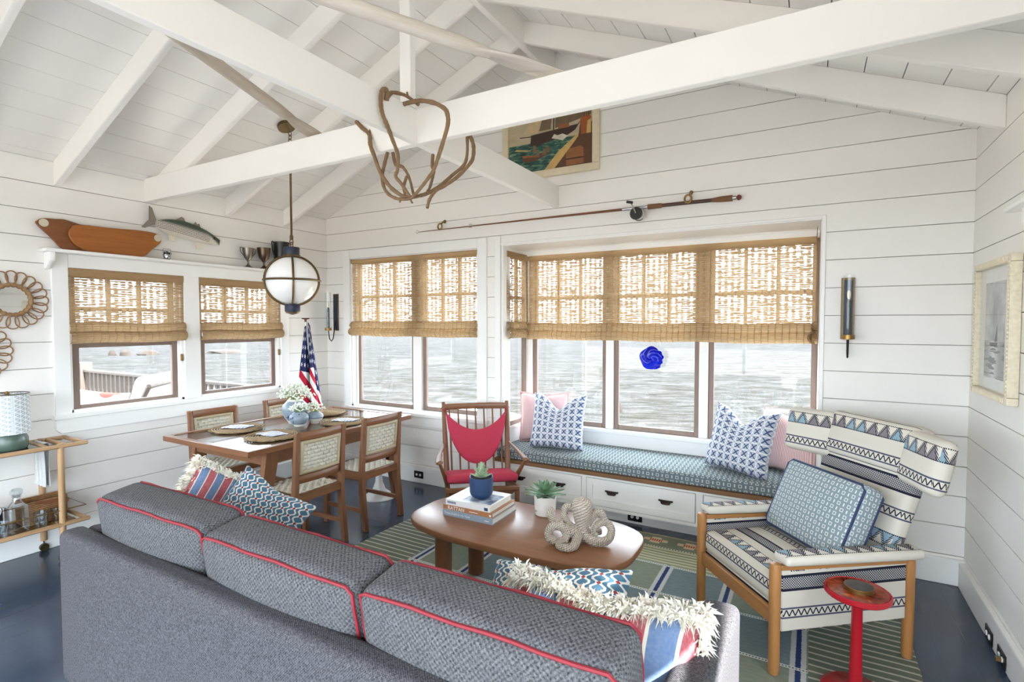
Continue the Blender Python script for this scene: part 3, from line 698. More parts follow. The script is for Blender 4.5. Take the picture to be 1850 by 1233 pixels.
# ---------------------------------------------------------------- dining table and chairs
dt = thing('dining_table', 'wooden dining table with inset glass top and splayed legs', 'table', (-3.72, 2.94, 0), 0)
A, B = .515, .815
for n_, b in (('edge_board', (-A, A, -B, -B + .05)), ('edge_board', (-A, A, B - .05, B)), ('edge_board', (-A, -A + .05, -B + .05, B - .05)), ('edge_board', (A - .05, A, -B + .05, B - .05))):
    MB().box(*b, .705, .745).build(n_, TEAKX if b[1] - b[0] > .5 else TEAKY, dt, bev=.003)
MB().box(-A + .05, A - .05, -B + .05, B - .05, .71, .733).build('top_panel', TEAKY, dt)
MB().box(-A + .051, A - .051, -B + .051, B - .051, .7335, .7415).build('glass_top', CLEAR, dt, smooth=False)
for sx in (-1, 1): MB().box(sx * (A - .10) - .014, sx * (A - .10) + .014, -B + .2, B - .2, .60, .705).build('apron', TEAKY, dt)
for sy in (-1, 1): MB().box(-A + .1, A - .1, sy * (B - .2) - .014, sy * (B - .2) + .014, .60, .705).build('apron', TEAKX, dt)
for sx in (-1, 1):
    for sy in (-1, 1):
        x_ = sx * (A - .09); yt = sy * (B - .24); yb = sy * (B - .11); e = .055; f2 = .04
        MB().hexa([(x_ - .025, yb - f2, 0), (x_ + .025, yb - f2, 0), (x_ + .025, yb + f2, 0), (x_ - .025, yb + f2, 0)], [(x_ - .025, yt - e, .705), (x_ + .025, yt - e, .705), (x_ + .025, yt + e, .705), (x_ - .025, yt + e, .705)]).build('leg', TEAK, dt, bev=.005)
def cordpanel(w, h, nx, ny, yoff, curve=lambda x: 0, plane='xz'):
    mb = MB()
    for j in range(ny):
        for i in range(nx):
            o = .004 if (i + j) % 2 else -.004; x0 = -w / 2 + w * i / nx; z0 = h * j / ny
            def fn(u, v):
                bul = math.sin(PI * u) ** .5 * math.sin(PI * v) ** .5 * .006 + o * math.sin(PI * (v if (i + j) % 2 else u)); x = x0 + w / nx * u; zz = z0 + h / ny * v
                return (x, yoff + curve(x) + bul, zz) if plane == 'xz' else (x, zz, yoff + bul)
            mb.grid(fn, 4, 4)
    return mb
CURV = lambda x: .022 * (1 - (x / .2) ** 2)
def dining_chair(label, loc, rz):
    ch = thing('dining_chair', label, 'chair', loc, rz, 'dining chairs with woven cord')
    for sx in (-1, 1):
        x0 = sx * .197; pr = [(.255, 0), (.215, 0), (.175, .30), (.178, .46), (.215, .86), (.245, .868), (.235, .80), (.220, .46), (.222, .34)]
        MB().prism(pr, 'x', x0 - .018, x0 + .018).build('back_leg', TEAK, ch, bev=.004)
        MB().hexa([(x0 - .016, -.215, 0), (x0 + .016, -.215, 0), (x0 + .016, -.175, 0), (x0 - .016, -.175, 0)], [(x0 - .018, -.215, .43), (x0 + .018, -.215, .43), (x0 + .018, -.155, .43), (x0 - .018, -.155, .43)]).build('front_leg', TEAK, ch, bev=.003)
        MB().box(x0 - .014, x0 + .014, -.16, .19, .385, .44).build('side_rail', TEAKY, ch, bev=.003)
        MB().box(x0 - .011, x0 + .011, -.185, .215, .135, .165).build('stretcher', TEAKY, ch, bev=.002)
    MB().box(-.18, .18, -.21, -.175, .385, .44).build('front_rail', TEAKX, ch, bev=.003); MB().box(-.18, .18, .18, .212, .385, .44).build('rear_rail', TEAKX, ch, bev=.003)
    def crail(z0, z1, y0, y1, nm, lean):
        MB().grid(lambda u, v: (lambda x, a: (x, (y0 + y1) / 2 + CURV(x) + .012 * math.cos(a) + lean * ((z0 + z1) / 2), (z0 + z1) / 2 + (z1 - z0) / 2 * math.copysign(abs(math.sin(a)) ** .5, math.sin(a))))((u - .5) * .362, 2 * PI * v), 12, 12).build(nm, TEAKX, ch, ang=50)
    crail(.805, .866, .218, .218, 'top_rail', 0); crail(.512, .572, .19, .19, 'lower_rail', 0)
    sh = lambda z: .192 + (z - .54) * .1
    bk = cordpanel(.29, .185, 11, 7, 0, CURV).xf(Matrix(((1, 0, 0, 0), (0, 1, .1, .198), (0, 0, 1, .597), (0, 0, 0, 1)))).build('woven_back', CORD, ch); bk['kind'] = 'stuff'
    for z_ in (.590, .793):
        MB().tube([(x, sh(z_) + CURV(x), z_) for x in [-.15 + .3 * i / 60 for i in range(61)]], [.0135 + .0018 * (i % 2) for i in range(61)], 8).build('cord_wrap', CORDD, ch)
    for sx in (-1, 1): MB().tube([(sx * .158, sh(.58 + .225 * i / 40) + CURV(.158), .58 + .225 * i / 40) for i in range(41)], [.0135 + .0018 * (i % 2) for i in range(41)], 8).build('cord_wrap', CORDD, ch)
    st = cordpanel(.36, .35, 12, 12, .442, plane='xy').xf(Matrix.Translation((0, -.17, 0))).build('woven_seat', CORD, ch); st['kind'] = 'stuff'
    MB().box(-.18, .18, -.17, .18, .425, .437).build('seat_board', CORDD, ch)
    return ch
dining_chair('woven cord dining chair at the near side of the table, closest to the sofa', (-3.17, 2.50, 0), -PI / 2)
dining_chair('woven cord dining chair at the near side of the table, closest to the rocking chair', (-3.17, 3.10, 0), -PI / 2)
dining_chair('woven cord dining chair on the window side of the table, nearest the bar cart', (-4.22, 2.64, 0), PI / 2)
dining_chair('woven cord dining chair on the window side of the table, half hidden by the vases', (-4.22, 3.33, 0), PI / 2)
WLAC = plain('white_lacquer', C(238, 236, 232), .2)
tu = thing('tulip_stool', 'white tulip pedestal stool behind the dining chairs', 'stool', (-3.42, 3.55, 0))
MB().lathe([(.15, 0), (.15, .008), (.12, .022), (.06, .07), (.033, .14), (.028, .22), (.034, .32), (.06, .385), (.09, .40)], 28).build('pedestal', WLAC, tu)
MB().lathe([(.09, .40), (.165, .41), (.17, .425), (.165, .44), (.0, .44)], 28).build('seat', plain('dark_cushion', C(44, 48, 66), .8), tu)

# ---------------------------------------------------------------- coffee table
CTW = wood('walnut_coffee', C(116, 76, 50), C(156, 108, 76), .28, axis=0)
ct = thing('coffee_table', 'low rounded wooden coffee table on round post legs', 'coffee table', (-1.455, 2.66, 0))
pl = []
for i in range(64):
    a = 2 * PI * i / 64; c, s_ = math.cos(a), math.sin(a); pl.append((.695 * math.copysign(abs(c) ** .62, c), .345 * math.copysign(abs(s_) ** .60, s_) * (1 + .04 * c)))
MB().prism(pl, 'z', .382, .42).build('table_top', CTW, ct, bev=.008, seg=2)
CTL = wood('walnut_leg', C(104, 66, 42), C(150, 104, 70), .4, axis=2)
for lx, ly in ((-.40, -.21), (-.37, .09), (.19, .13), (.55, -.15)): MB().lathe([(.046, .0125), (.05, .016), (.05, .382)], 24, (lx, ly, 0)).build('leg', CTL, ct)

# ---------------------------------------------------------------- rocking chair
ROCK_W = TEAK
rc = thing('rocking_chair', 'spindle-back wooden rocking chair facing the coffee table', 'rocking chair', (-2.27, 3.48, 0), .669)
for sx in (-1, 1):
    MB().tube(cr([(sx * .245, -.33, .045), (sx * .25, -.1, .022), (sx * .25, .1, .018), (sx * .25, .33, .04)], 5), .019, 8).build('rocker_runner', ROCK_W, rc)
    MB().tube([(sx * .25, .16, .03), (sx * .255, .22, .34), (sx * .265, .32, .60), (sx * .278, .45, .905)], [.018, .023, .022, .016], 10).build('back_post', ROCK_W, rc)
    MB().tube([(sx * .262, -.22, .035), (sx * .262, -.235, .365)], [.017, .019], 10).build('front_leg', ROCK_W, rc); MB().tube([(sx * .265, -.06, .325), (sx * .285, -.15, .44), (sx * .322, -.245, .556)], [.012, .017, .011], 10).build('arm_support', ROCK_W, rc)
    MB().tube(cr([(sx * .272, .31, .575), (sx * .30, .12, .565), (sx * .325, -.1, .555), (sx * .33, -.25, .56), (sx * .315, -.29, .575)], 5), [.015] * 8 + [.022] * 13, 10, ell=.6).build('arm', ROCK_W, rc)
    MB().beam((sx * .255, -.25, .35), (sx * .25, .24, .265), .022, .045).build('side_rail', ROCK_W, rc, bev=.004)
MB().beam((-.275, -.25, .35), (.275, -.25, .35), .03, .032).build('front_rail', TEAKX, rc, bev=.005)
MB().prism([(-.26, .32), (-.14, .235), (.14, .235), (.26, .32), (.26, .345), (-.26, .345)], 'y', -.225, -.205).build('front_apron', TEAKX, rc, bev=.003)
MB().grid(lambda u, v: (lambda x, a: (x, .472 - .035 * (x / .275) ** 2 + .010 * math.cos(a), .866 + .027 * math.copysign(abs(math.sin(a)) ** .6, math.sin(a))))((u - .5) * .545, 2 * PI * v), 14, 14).build('crest_rail', TEAKX, rc, ang=60)
MB().beam((-.25, .225, .275), (.25, .225, .275), .025, .04).build('rear_rail', TEAKX, rc, bev=.004)
for i in range(7):
    xx = -.21 + .07 * i; MB().tube([(xx, .225, .285), (xx * 1.04, .34, .61), (xx * 1.08, .462, .855)], [.0065, .009, .006], 8).build('spindle', ROCK_W, rc)
sc_ = tag(MB().rbox((0, .0, 0), (.54, .48, .06), .028, k=3, m=6, puff=(0, 0, .01)).xf(TR(0, -.02, .388, -.19)).build('seat_pad', RED), 'red wool seat pad on the rocking chair', 'cushion'); sc_.location = rc.location; sc_.rotation_euler = rc.rotation_euler
sl = thing('sling_cushion', 'red wool sling cushion hung from the rocking chair back', 'cushion', rc.location, .669)
def sling(u, v, sg):
    a = 2 * u - 1; top = .845 - .155 * (1 - a * a) ** .9; bot = .845 - .42 * (1 - abs(a) ** 2.3) ** .62; z = bot + (top - bot) * v; hw = .262
    th = .03 * (max(0, 1 - a * a) ** .6) * max(0, 1 - (2 * v - 1) ** 4) ** .5; yb = .245 + (z - .36) * .385 - .055
    return (a * hw, yb + .014 * (1 - a * a) * -1 + sg * th, z)
mb = MB()
for sg in (-1, 1): mb.grid(lambda u, v: sling(u, v, sg), 26, 14, flip=(sg > 0))
mb.build('sling', RED, sl, weld=True, ang=80)
for sx in (-1, 1): MB().tube([(sx * .255, .39, .83), (sx * .265, .43, .86), (sx * .283, .462, .868), (sx * .295, .44, .852), (sx * .275, .40, .846)], .005, 6, closed=True).build('tie', RED, sl)

# ---------------------------------------------------------------- wing armchair
OAK = wood('oiled_oak', C(138, 88, 44), C(192, 138, 82), .42, axis=2); OAKX = wood('oiled_oak_x', C(138, 88, 44), C(192, 138, 82), .42, axis=0); OAKY = wood('oiled_oak_y', C(138, 88, 44), C(192, 138, 82), .42, axis=1)
K_SEAT = kilim('kilim_seat', .175); K_SIDE = kilim('kilim_side', .465, flip=True); K_ARM = kilim('kilim_arm', .31, True); K_BACK = kilim('kilim_back', .56, flip=True); K_HEAD = kilim('kilim_head', .245); K_BASE = kilim('kilim_base', .165)
CREAMF = plain('cream_wool', C(208, 202, 190), .9, nz=.06, scale=200, spec=.15)
AC = (-.05, 3.075, 0); ARZ = -.887
ac = thing('wing_armchair', 'high-backed armchair with black and white banded upholstery and oak frame', 'armchair', AC, ARZ)
for sx in (-1, 1):
    MB().lathe([(.021, .012), (.024, .03), (.025, .5), (.022, .517), (.0, .519)], 18, (sx * .316, -.35, 0)).build('front_post', OAK, ac)
    MB().lathe([(.021, .012), (.024, .03), (.025, .45), (.025, .49)], 18, (sx * .316, .35, 0)).build('back_post', OAK, ac)
    MB().beam((sx * .316, -.33, .498), (sx * .316, .36, .478), .03, .024).build('arm_rail', OAKY, ac, bev=.004)
    MB().box(sx * .316 - .013, sx * .316 + .013, -.325, .325, .205, .485).build('side_panel', K_SIDE, ac, bev=.006)
    ap = MB().rbox((0, .015, 0), (.10, .72, .045), .02, k=3, m=6, puff=(0, 0, .004), mis=(1, 1, 0)).xf(Matrix.Rotation(.028, 4, 'X').inverted()).build('arm_pad', [K_ARM, CREAMF], ac); ap.location = (sx * .316 + sx * .008, .01, .532)
MB().box(-.30, .30, -.362, -.338, .232, .305).build('front_rail', OAKX, ac, bev=.005)
MB().box(-.30, .30, .335, .357, .232, .30).build('rear_rail', OAKX, ac, bev=.004)
MB().box(-.302, .302, -.336, .30, .235, .318).build('seat_base', K_BASE, ac, bev=.008)
MB().rbox((0, -.03, .372), (.60, .64, .115), .035, k=3, m=8, puff=(0, 0, .015)).build('seat_pad', K_SEAT, ac)
tl = math.radians(17)
bp = MB().rbox((0, 0, .34), (.56, .085, .74), .03, k=3, m=8, puff=(0, .008, 0), warp=lambda p: (p[0] * (1 + .10 * (p[2]) / .37), p[1], p[2])).build('back_panel', K_BACK, ac); bp.location = (0, .265, .30); bp.rotation_euler = (-tl, 0, 0)
hr = MB().rbox((0, 0, 0), (.57, .11, .255), .04, k=3, m=8, puff=(0, .012, .0)).build('headrest', K_HEAD, ac); hr.location = (0, .455, .965); hr.rotation_euler = (-tl, 0, 0)
for sx in (-1, 1):
    wg = MB().rbox((0, 0, 0), (.29, .085, .26), .04, k=3, m=6, puff=(0, .008, 0)).build('head_wing', K_HEAD, ac); wg.location = (sx * .365 - .01, .385, .952); wg.rotation_euler = (-.22, 0, sx * -.34)
cp = thing('chair_cushion', 'boxed blue-grey dash-print cushion with navy piping on the armchair', 'cushion'); cp.matrix_world = Matrix.Translation(AC) @ Matrix.Rotation(ARZ, 4, 'Z') @ TR(.0, .135, .625, -.42)
CUSHF = dash_fabric('cushion_fabric', C(134, 148, 154), C(212, 214, 212), .027)
MB().rbox((0, 0, 0), (.54, .12, .40), .03, k=3, m=8, puff=(0, .03, 0)).build('cover', CUSHF, cp)
NV = plain('navy_piping', C(40, 52, 88), .7)
for yy in (-.055, .055): MB().tube([(x * .262, yy, z * .192) for x, z in ([(-1 + .1, -1), (1 - .1, -1), (1, -1 + .13), (1, 1 - .13), (1 - .1, 1), (-1 + .1, 1), (-1, 1 - .13), (-1, -1 + .13)])], .006, 6, closed=True).build('piping', NV, cp)

# ---------------------------------------------------------------- red side table and coasters
RLAC = plain('red_lacquer', C(168, 24, 36), .22, nz=.06)
rt_ = thing('side_table', 'small round red pedestal side table', 'side table', (.19, 2.63, .012))
MB().lathe([(.13, 0), (.13, .012), (.12, .02), (.05, .03), (.026, .05), (.022, .20), (.020, .41), (.026, .425)], 32).build('pedestal', RLAC, rt_)
MB().lathe([(.026, .425), (.118, .43), (.124, .436), (.124, .452), (.118, .456), (.113, .451), (.0, .451)], 40).build('table_top', RLAC, rt_)
m = M('amber_tray', .12); m.ob(); v_ = m.noise(m.cv, 14, 4, .6, 1.2); m.col(m.ramp(v_, [(.35, C(96, 34, 22)), (.6, C(150, 62, 34)), (.75, C(226, 120, 50))])); AMB = m.m
MB().lathe([(.0, .4515), (.112, .4515), (.112, .4535), (.0, .4535)], 40).build('amber_inlay', AMB, rt_)
for i in range(3):
    co = thing('coaster', ('top', 'middle', 'bottom')[2 - i] + ' dark round brass-rimmed coaster in the stack on the red table', 'coaster', (.195, 2.635, .466 + i * .0062), 0, 'stacked coasters')
    MB().lathe([(.052, 0), (.055, .001), (.055, .005), (.052, .006)], 32).build('rim', BRASS, co); MB().lathe([(.0, .0062), (.052, .0062), (.05, .0058)], 32, cap=False).build('face', plain('tortoise_%d' % i, C(70, 60, 50), .3, nz=.35, scale=25), co)

# ---------------------------------------------------------------- sofa
sf = thing('sofa', 'grey tweed three-seat sofa with red piping, seen from behind', 'sofa', (0, 0, 0))
SX0, SX1, SY0, SY1 = -2.85, -.20, .99, 2.0
MB().rbox(((SX0 + SX1) / 2, SY0 + .05, .355), (SX1 - SX0, .10, .67), .03, k=3, m=14, puff=(0, .006, 0)).build('back_frame', SOFA2, sf)
for x0 in (SX0, SX1 - .13):
    MB().rbox((x0 + .065, (SY0 + SY1) / 2 + .05, .355), (.13, SY1 - SY0 - .1, .53), .03, k=3, m=8, warp=lambda p: (p[0], p[1], p[2] - (.09 * (p[1] + .45) - .06) * (p[2] + .265) / .53)).build('arm', SOFA2, sf)
MB().box(SX0 + .13, SX1 - .13, SY0 + .14, SY1 - .1, .12, .29).build('seat_base', SOFA2, sf, bev=.01)
LEGW = plain('dark_leg', C(50, 36, 28), .5)
for lx in (SX0 + .12, SX1 - .12):
    for ly in (SY0 + .1, SY1 - .1): MB().lathe([(.02, .012), (.028, .125)], 12, (lx, ly, 0)).build('leg', LEGW, sf)
cw = (SX1 - SX0 - .27) / 3
for i in range(3):
    cx = SX0 + .135 + cw * (i + .5)
    MB().rbox((cx, 1.50, .365), (cw - .008, .80, .15), .045, k=3, m=6, puff=(0, 0, .018)).build('seat_cushion', SOFA2, sf)
    q = MB().rbox((0, 0, 0), (cw - .01, .19, .50), .04, k=4, m=10, puff=(.0, .04, .012)).build('back_cushion', SOFA, sf); q.location = (cx, 1.20 + (-.0 if i else .01), .600 + (.008, .0, .004)[i]); q.rotation_euler = (.17, 0, (.012, -.01, .008)[i])
    hx, hz = (cw - .01) / 2 - .010, .25 - .008
    for yy in (-.084, .084):
        pts = []
        for (ax, az), (bx_, bz) in zip(((-1, -1), (1, -1), (1, 1), (-1, 1)), ((1, -1), (1, 1), (-1, 1), (-1, -1))):
            for k in range(10):
                t = .03 + .94 * k / 9; X_ = ax + (bx_ - ax) * t; Z_ = az + (bz - az) * t
                bul = .002 * (1 - X_ * X_) * Z_ if abs(Z_) > .99 else 0
                pts.append((X_ * hx + .002 * math.sin(k * 2.1), yy, Z_ * hz + bul + .003 * math.sin(k * 1.7 + i)))
        MB().tube(pts, .0055, 6, closed=True).build('piping', PIPE, q)
MB().tube([(SX0 + .03, SY0 + .012, .672), (SX1 - .03, SY0 + .012, .672)], .005, 6).build('back_seam', SOFA2, sf)
MB().tube([(SX0 + .012, SY0 + .012, .12), (SX0 + .012, SY0 + .012, .66)], .005, 6).build('back_seam', SOFA2, sf)

G2 = 'pillows on the sofa'
p_, f_ = pillow('fringed_pillow', 'red and blue striped pillow with cream fringe at the far left of the sofa', .38, .38, .14, STR2, TR(-2.68, 1.58, .635, -.45, .55, .95), 0, G2)
for k_ in (1, .88): fringe(p_, [f_(-k_, -1 + .2 * i, -.5) for i in range(11)] + [f_(-1 + .2 * i, k_, -.5) for i in range(11)], 3, .048, 11)
pillow('throw_pillow', 'blue trellis-print pillow with red dots at the left end of the sofa', .44, .44, .16, TRE, TR(-2.45, 1.65, .575, -.55, .50, .40), .02, G2)
pillow('throw_pillow', 'blue trellis-print pillow with red dots next to the coffee table end', .56, .44, .15, TRE, TR(-.80, 1.68, .535, -1.0, -.10, .12), .02, G2)
p_, f_ = pillow('fringed_pillow', 'red and blue striped pillow with cream fringe by the right sofa arm', .62, .42, .17, STR, TR(-.55, 1.46, .585, -.70, .06, .16), .03, G2)
fringe(p_, [f_(-1 + .1 * i, .8, -1) for i in range(21)], 5, .045, 18); fringe(p_, [f_(-1 + .1 * i, .98, 0) for i in range(21)], 7, .05, 10); fringe(p_, [f_(1, 1 - .3 * i, 0) for i in range(4)], 6, .05, 8)
# ---------------------------------------------------------------- measured-point helpers (points on known planes of the room)
def _ray(u, v): return fw * 951.2 + rt * (u - 925) - up * (v - 616.5)
EYE = Vector((0, 0, 1.6))
def pX(u, v, x): d = _ray(u, v); return EYE + d * (x / d.x)
def pY(u, v, y): d = _ray(u, v); return EYE + d * (y / d.y)
def pD(u, v, q): return EYE + _ray(u, v) * (q / 951.2)

# ---------------------------------------------------------------- outlets
def outlet(label, ax, o, gap=.026):
    t = thing('wall_outlet', label, 'outlet', group='black outlets'); t.matrix_world = MW(ax, o)
    MB().box(-.058, .058, -.007, 0, -.035, .035).build('plate', BLACKP, t, bev=.003)
    for sx in (-1, 1): MB().lathe([(.0125, 0), (.0125, .003), (.011, .004), (0, .004)], 16).xf(Matrix.Translation((sx * .022, -.007, 0)) @ Matrix.Rotation(PI / 2, 4, 'X')).build('receptacle', TRIM, t)
    return t
outlet('black outlet on the baseboard beside the rocking chair', 'B', (-3.37, YB - .026, .085))
outlet('black outlet in the toe kick under the window seat', 'B', (-1.19, YF + .11, .055))
outlet('black outlet on the right baseboard, nearer the corner', 'R', (XR - .03, 3.40, .045))
oo = outlet('black outlet on the right baseboard with a small brass plug adapter', 'R', (XR - .03, 3.20, .045))
MB().box(.014, .03, -.03, -.007, -.008, .008).build('adapter', BRASS, oo)

# ---------------------------------------------------------------- globe pendant
pe = thing('globe_pendant', 'white globe pendant with brass bands and navy caps on a long rod', 'pendant lamp', (-3.63, 2.815, 0))
MB().lathe([(.0, .03), (.062, .028), (.065, .02), (.065, 0)], 28).xf(TR(0, -.03, 3.134, 0, -math.atan(SL), 0)).build('canopy', DBRASS, pe)
for i in range(3): MB().tube([(.012 * math.cos(a) * (1 if i % 2 else .2), .012 * math.cos(a) * (.2 if i % 2 else 1), 3.10 - .03 * i + .02 * math.sin(a)) for a in [2 * PI * k / 12 for k in range(12)]], .0035, 6, closed=True).build('chain_link', DBRASS, pe)
MB().lathe([(.01, 3.0), (.014, 2.985), (.014, 2.965), (.008, 2.955), (.0085, 2.30), (.014, 2.29), (.014, 2.262), (.0, 2.258)], 14).build('rod', DBRASS, pe)
for i in range(2): MB().tube([(.014 * math.cos(a) * (1 if i else .15), .014 * math.cos(a) * (.15 if i else 1), 2.245 - .026 * i + .022 * math.sin(a)) for a in [2 * PI * k / 12 for k in range(12)]], .004, 6, closed=True).build('chain_link', DBRASS, pe)
MB().lathe([(.0, 2.205), (.058, 2.20), (.060, 2.195), (.060, 2.14), (.058, 2.135), (0, 2.135)], 28).build('top_cap', NAVY, pe)
MB().lathe([(.066, 2.138), (.068, 2.134), (.068, 2.122), (.05, 2.118)], 28).build('collar', DBRASS, pe)
GLOBE = plain('opal_glass', C(248, 247, 245), .08, nz=.01)
MB().sphere((0, 0, 1.935), (.196, .196, .19), 40, 24).build('globe', GLOBE, pe, ang=180)
MB().tube([(.213 * math.cos(2 * PI * k / 48), .213 * math.sin(2 * PI * k / 48), 1.935) for k in range(48)], .008, 8, closed=True).build('equator_band', DBRASS, pe)
for k in range(2):
    ca, sa = math.cos(.95 + k * PI / 2), math.sin(.95 + k * PI / 2)
    MB().tube([(.204 * math.cos(a) * ca, .204 * math.cos(a) * sa, 1.935 + .2 * math.sin(a)) for a in [2 * PI * j / 48 for j in range(48)]], .009, 6, closed=True).build('meridian_band', DBRASS, pe)
MB().lathe([(0, 1.745), (.056, 1.745), (.058, 1.74), (.058, 1.69), (.055, 1.685), (0, 1.685)], 28).build('bottom_cap', NAVY, pe)
MB().lathe([(.055, 1.688), (.05, 1.675), (.02, 1.665), (0, 1.66)], 28).build('finial', DBRASS, pe)

# ---------------------------------------------------------------- hurricane wall sconces
def sconce(label, o, M4, s=1):
    t = thing('wall_sconce', label, 'wall sconce', group='glass candle sconces'); t.matrix_world = M4
    MB().box(-.038, .038, -.012, 0, -.2, .2).build('back_plate', DBRASS, t, bev=.002); MB().box(-.026, .026, -.0145, -.012, -.185, .185).build('inlay', NAVY, t)
    c = (.0, -.115, 0)
    MB().tube([(0, -.014, -.1), (0, -.03, -.15), (0, -.035, -.20), (0, -.05, -.29), (0, -.075, -.315), (0, -.1, -.29), (0, -.115, -.195)], .0055, 8).build('arm', DARKM, t)
    MB().lathe([(.012, -.2), (.036, -.198), (.036, -.170), (.033, -.170), (.033, -.19), (.0, -.19)], 24, c).build('cup', BRASS, t)
    MB().lathe([(.031, -.188), (.031, .21)], 28, c, cap=False).build('glass_tube', CLEAR, t)
    MB().lathe([(.015, -.188), (.015, .03), (.012, .035), (.012, .05), (0, .05)], 16, c).build('candle_sleeve', plain('sleeve', C(58, 60, 66), .5), t)
    MB().sphere((c[0], c[1], .085), (.011, .011, .032), 10, 8).build('bulb', plain('bulb_glass', C(238, 222, 196), .2), t)
sconce('glass candle sconce in the corner above the flag', None, TR(-4.535, YB, 1.71))
sconce('glass candle sconce on the wall right of the window seat', None, TR(.205, YB, 1.69))

# ---------------------------------------------------------------- oars on the beams
DRIFT = wood('driftwood_oar', C(150, 132, 112), C(214, 204, 190), .75, axis=1); DRIFT2 = wood('pale_oar', C(176, 164, 148), C(236, 230, 222), .75, axis=1)
def oar(label, tip, hand, mat, bw=.075):
    t = thing('wooden_oar', label, 'oar', tip, 0, 'oars laid on the beams'); a = Vector(tip); b = Vector(hand); L = (b - a).length; d = (b - a)
    t.rotation_euler = (math.asin(d.z / L), 0, math.atan2(d.y, d.x) - PI / 2)
    MB().tube([(0, .46, .0), (0, .6, 0), (0, L * .7, 0), (0, L, 0)], [.022, .030, .028, .02], 12).build('shaft', mat, t)
    MB().grid(lambda u, v: (lambda y, a_: ((bw * (1 - max(0, (y - .30) / .25) ** 1.4 * .72)) * math.cos(a_), y, (.006 + .012 * min(1, y / .5)) * math.sin(a_) + .012 * math.cos(a_)))(.55 * v, 2 * PI * u), 20, 14, cu=True).build('blade', mat, t)
    return t
oar('weathered wooden oar with grey blade near the pendant', (-2.83, 2.50, 2.782), (-1.85, .24, 2.775), DRIFT, .078)
oar('pale whitewashed oar across the beams above the heart wreath', (-1.06, 2.42, 2.79), (-1.845, .75, 2.775), DRIFT2, .08)

# ---------------------------------------------------------------- vine heart
VINE = wood('vine_bark', C(92, 68, 46), C(158, 128, 96), .85, axis=2, scale=2)
vh = thing('vine_heart', 'heart-shaped bundle of twisted brown vines hanging from the beam crossing', 'wreath', pD(741, 300, 2.8))
vo = vh.location.copy()
def vine(pts, r, nm='vine'):
    P = cr([pD(u, v, q) - vo for u, v, q in pts], 5); rr = random.Random(len(pts)); n = len(P)
    MB().tube(P, [r * (1.05 - .3 * i / n) * rr.uniform(.84, 1.04) for i in range(n)], 7).build(nm, VINE, vh)
vine([(698, 182, 2.62), (699, 166, 2.6), (694, 161, 2.58), (689, 168, 2.57), (688, 189, 2.57), (691.6, 208, 2.58), (700, 228, 2.62), (707, 247, 2.66), (716, 271, 2.70), (719, 284, 2.72), (718, 306, 2.74), (715, 319, 2.74), (725.6, 333, 2.75), (741, 356, 2.76)], .0125)
vine([(718, 193, 2.80), (737, 186, 2.72), (760.7, 182, 2.66), (784, 186, 2.60), (803.5, 197, 2.58), (809, 210, 2.58), (809, 226, 2.59), (801.6, 253, 2.63), (793.8, 278, 2.67), (784, 306, 2.71), (776, 319, 2.72), (760.7, 339, 2.74), (746, 356, 2.76)], .0125)
vine([(698, 178, 2.63), (708, 167.5, 2.68), (723.7, 169.5, 2.72), (737, 175, 2.75), (757, 190, 2.76)], .011)
vine([(644, 220, 3.05), (654.6, 231.7, 3.02), (667, 243, 3.0), (669, 261, 2.97), (677, 284, 2.94), (684.8, 306, 2.90), (696.4, 327, 2.86), (712, 344.6, 2.82), (733, 356, 2.79), (757, 354, 2.80), (776, 347.6, 2.82), (795.7, 335, 2.86), (819, 315.4, 2.88), (838.5, 298, 2.9), (844, 276.5, 2.92), (844, 247, 2.94)], .0125)
vine([(849, 245, 2.94), (855, 261, 2.92), (855, 282, 2.9), (848, 297, 2.88), (827, 319, 2.85), (805, 335, 2.82), (788, 344.6, 2.79), (776, 360, 2.76), (772, 376, 2.74)], .012)
vine([(700, 276.5, 2.98), (694.5, 298, 2.95), (690.6, 321, 2.92), (696.4, 344.6, 2.87), (714, 358, 2.82), (737, 360, 2.77), (749, 354, 2.76)], .011)
vine([(710, 276.5, 3.0), (715, 298, 2.96), (727.6, 302, 2.92), (739, 321, 2.86), (747, 352, 2.78)], .010)
vine([(782, 280, 2.98), (781, 302, 2.94), (784, 309.6, 2.92), (777, 337, 2.85), (772, 346.6, 2.80)], .010)
vine([(735, 319, 2.80), (729.5, 337, 2.78), (731.5, 352, 2.76)], .009)
vine([(667, 243, 3.0), (670, 232, 3.02)], .009, 'twig'); vine([(737, 175, 2.75), (735, 166, 2.74)], .007, 'twig'); vine([(741, 360, 2.77), (745, 367, 2.76)], .006, 'twig'); vine([(724, 360, 2.79), (722, 366, 2.79)], .006, 'twig')

# ---------------------------------------------------------------- ship painting
def framed(name, label, ax, o, W, H, fwid, fmat, depth=.035):
    t = thing(name, label, 'picture'); t.matrix_world = MW(ax, o)
    for b in ((0, W, 0, fwid), (0, W, H - fwid, H), (0, fwid, fwid, H - fwid), (W - fwid, W, fwid, H - fwid)): MB().box(b[0], b[1], -depth, -.001, b[2], b[3]).build('frame_bar', fmat, t, bev=.006, seg=2)
    return t
CRM = plain('cream_frame', C(224, 210, 180), .6, nz=.08, scale=20)
sp = framed('ship_painting', 'cream-framed painting of a schooner and rowing boat on green sea', 'B', (-2.40, YB, 2.83), .90, .68, .06, CRM)
m = M('painted_sea', .6); u_, v_ = m.uv(); q_ = m.vec(u_ * 9, v_ * 26, 0.0); n1 = m.noise(q_, 1, 4, .6, .6)
m.col(m.mix((v_ / .44).gt(1.0), m.ramp(n1, [(.32, C(14, 40, 38)), (.5, C(38, 84, 76)), (.62, C(104, 134, 108)), (.74, C(200, 198, 168))]), m.mix(m.noise(q_, .4, 3), C(150, 134, 106), C(206, 192, 160)))); PSEA = m.m
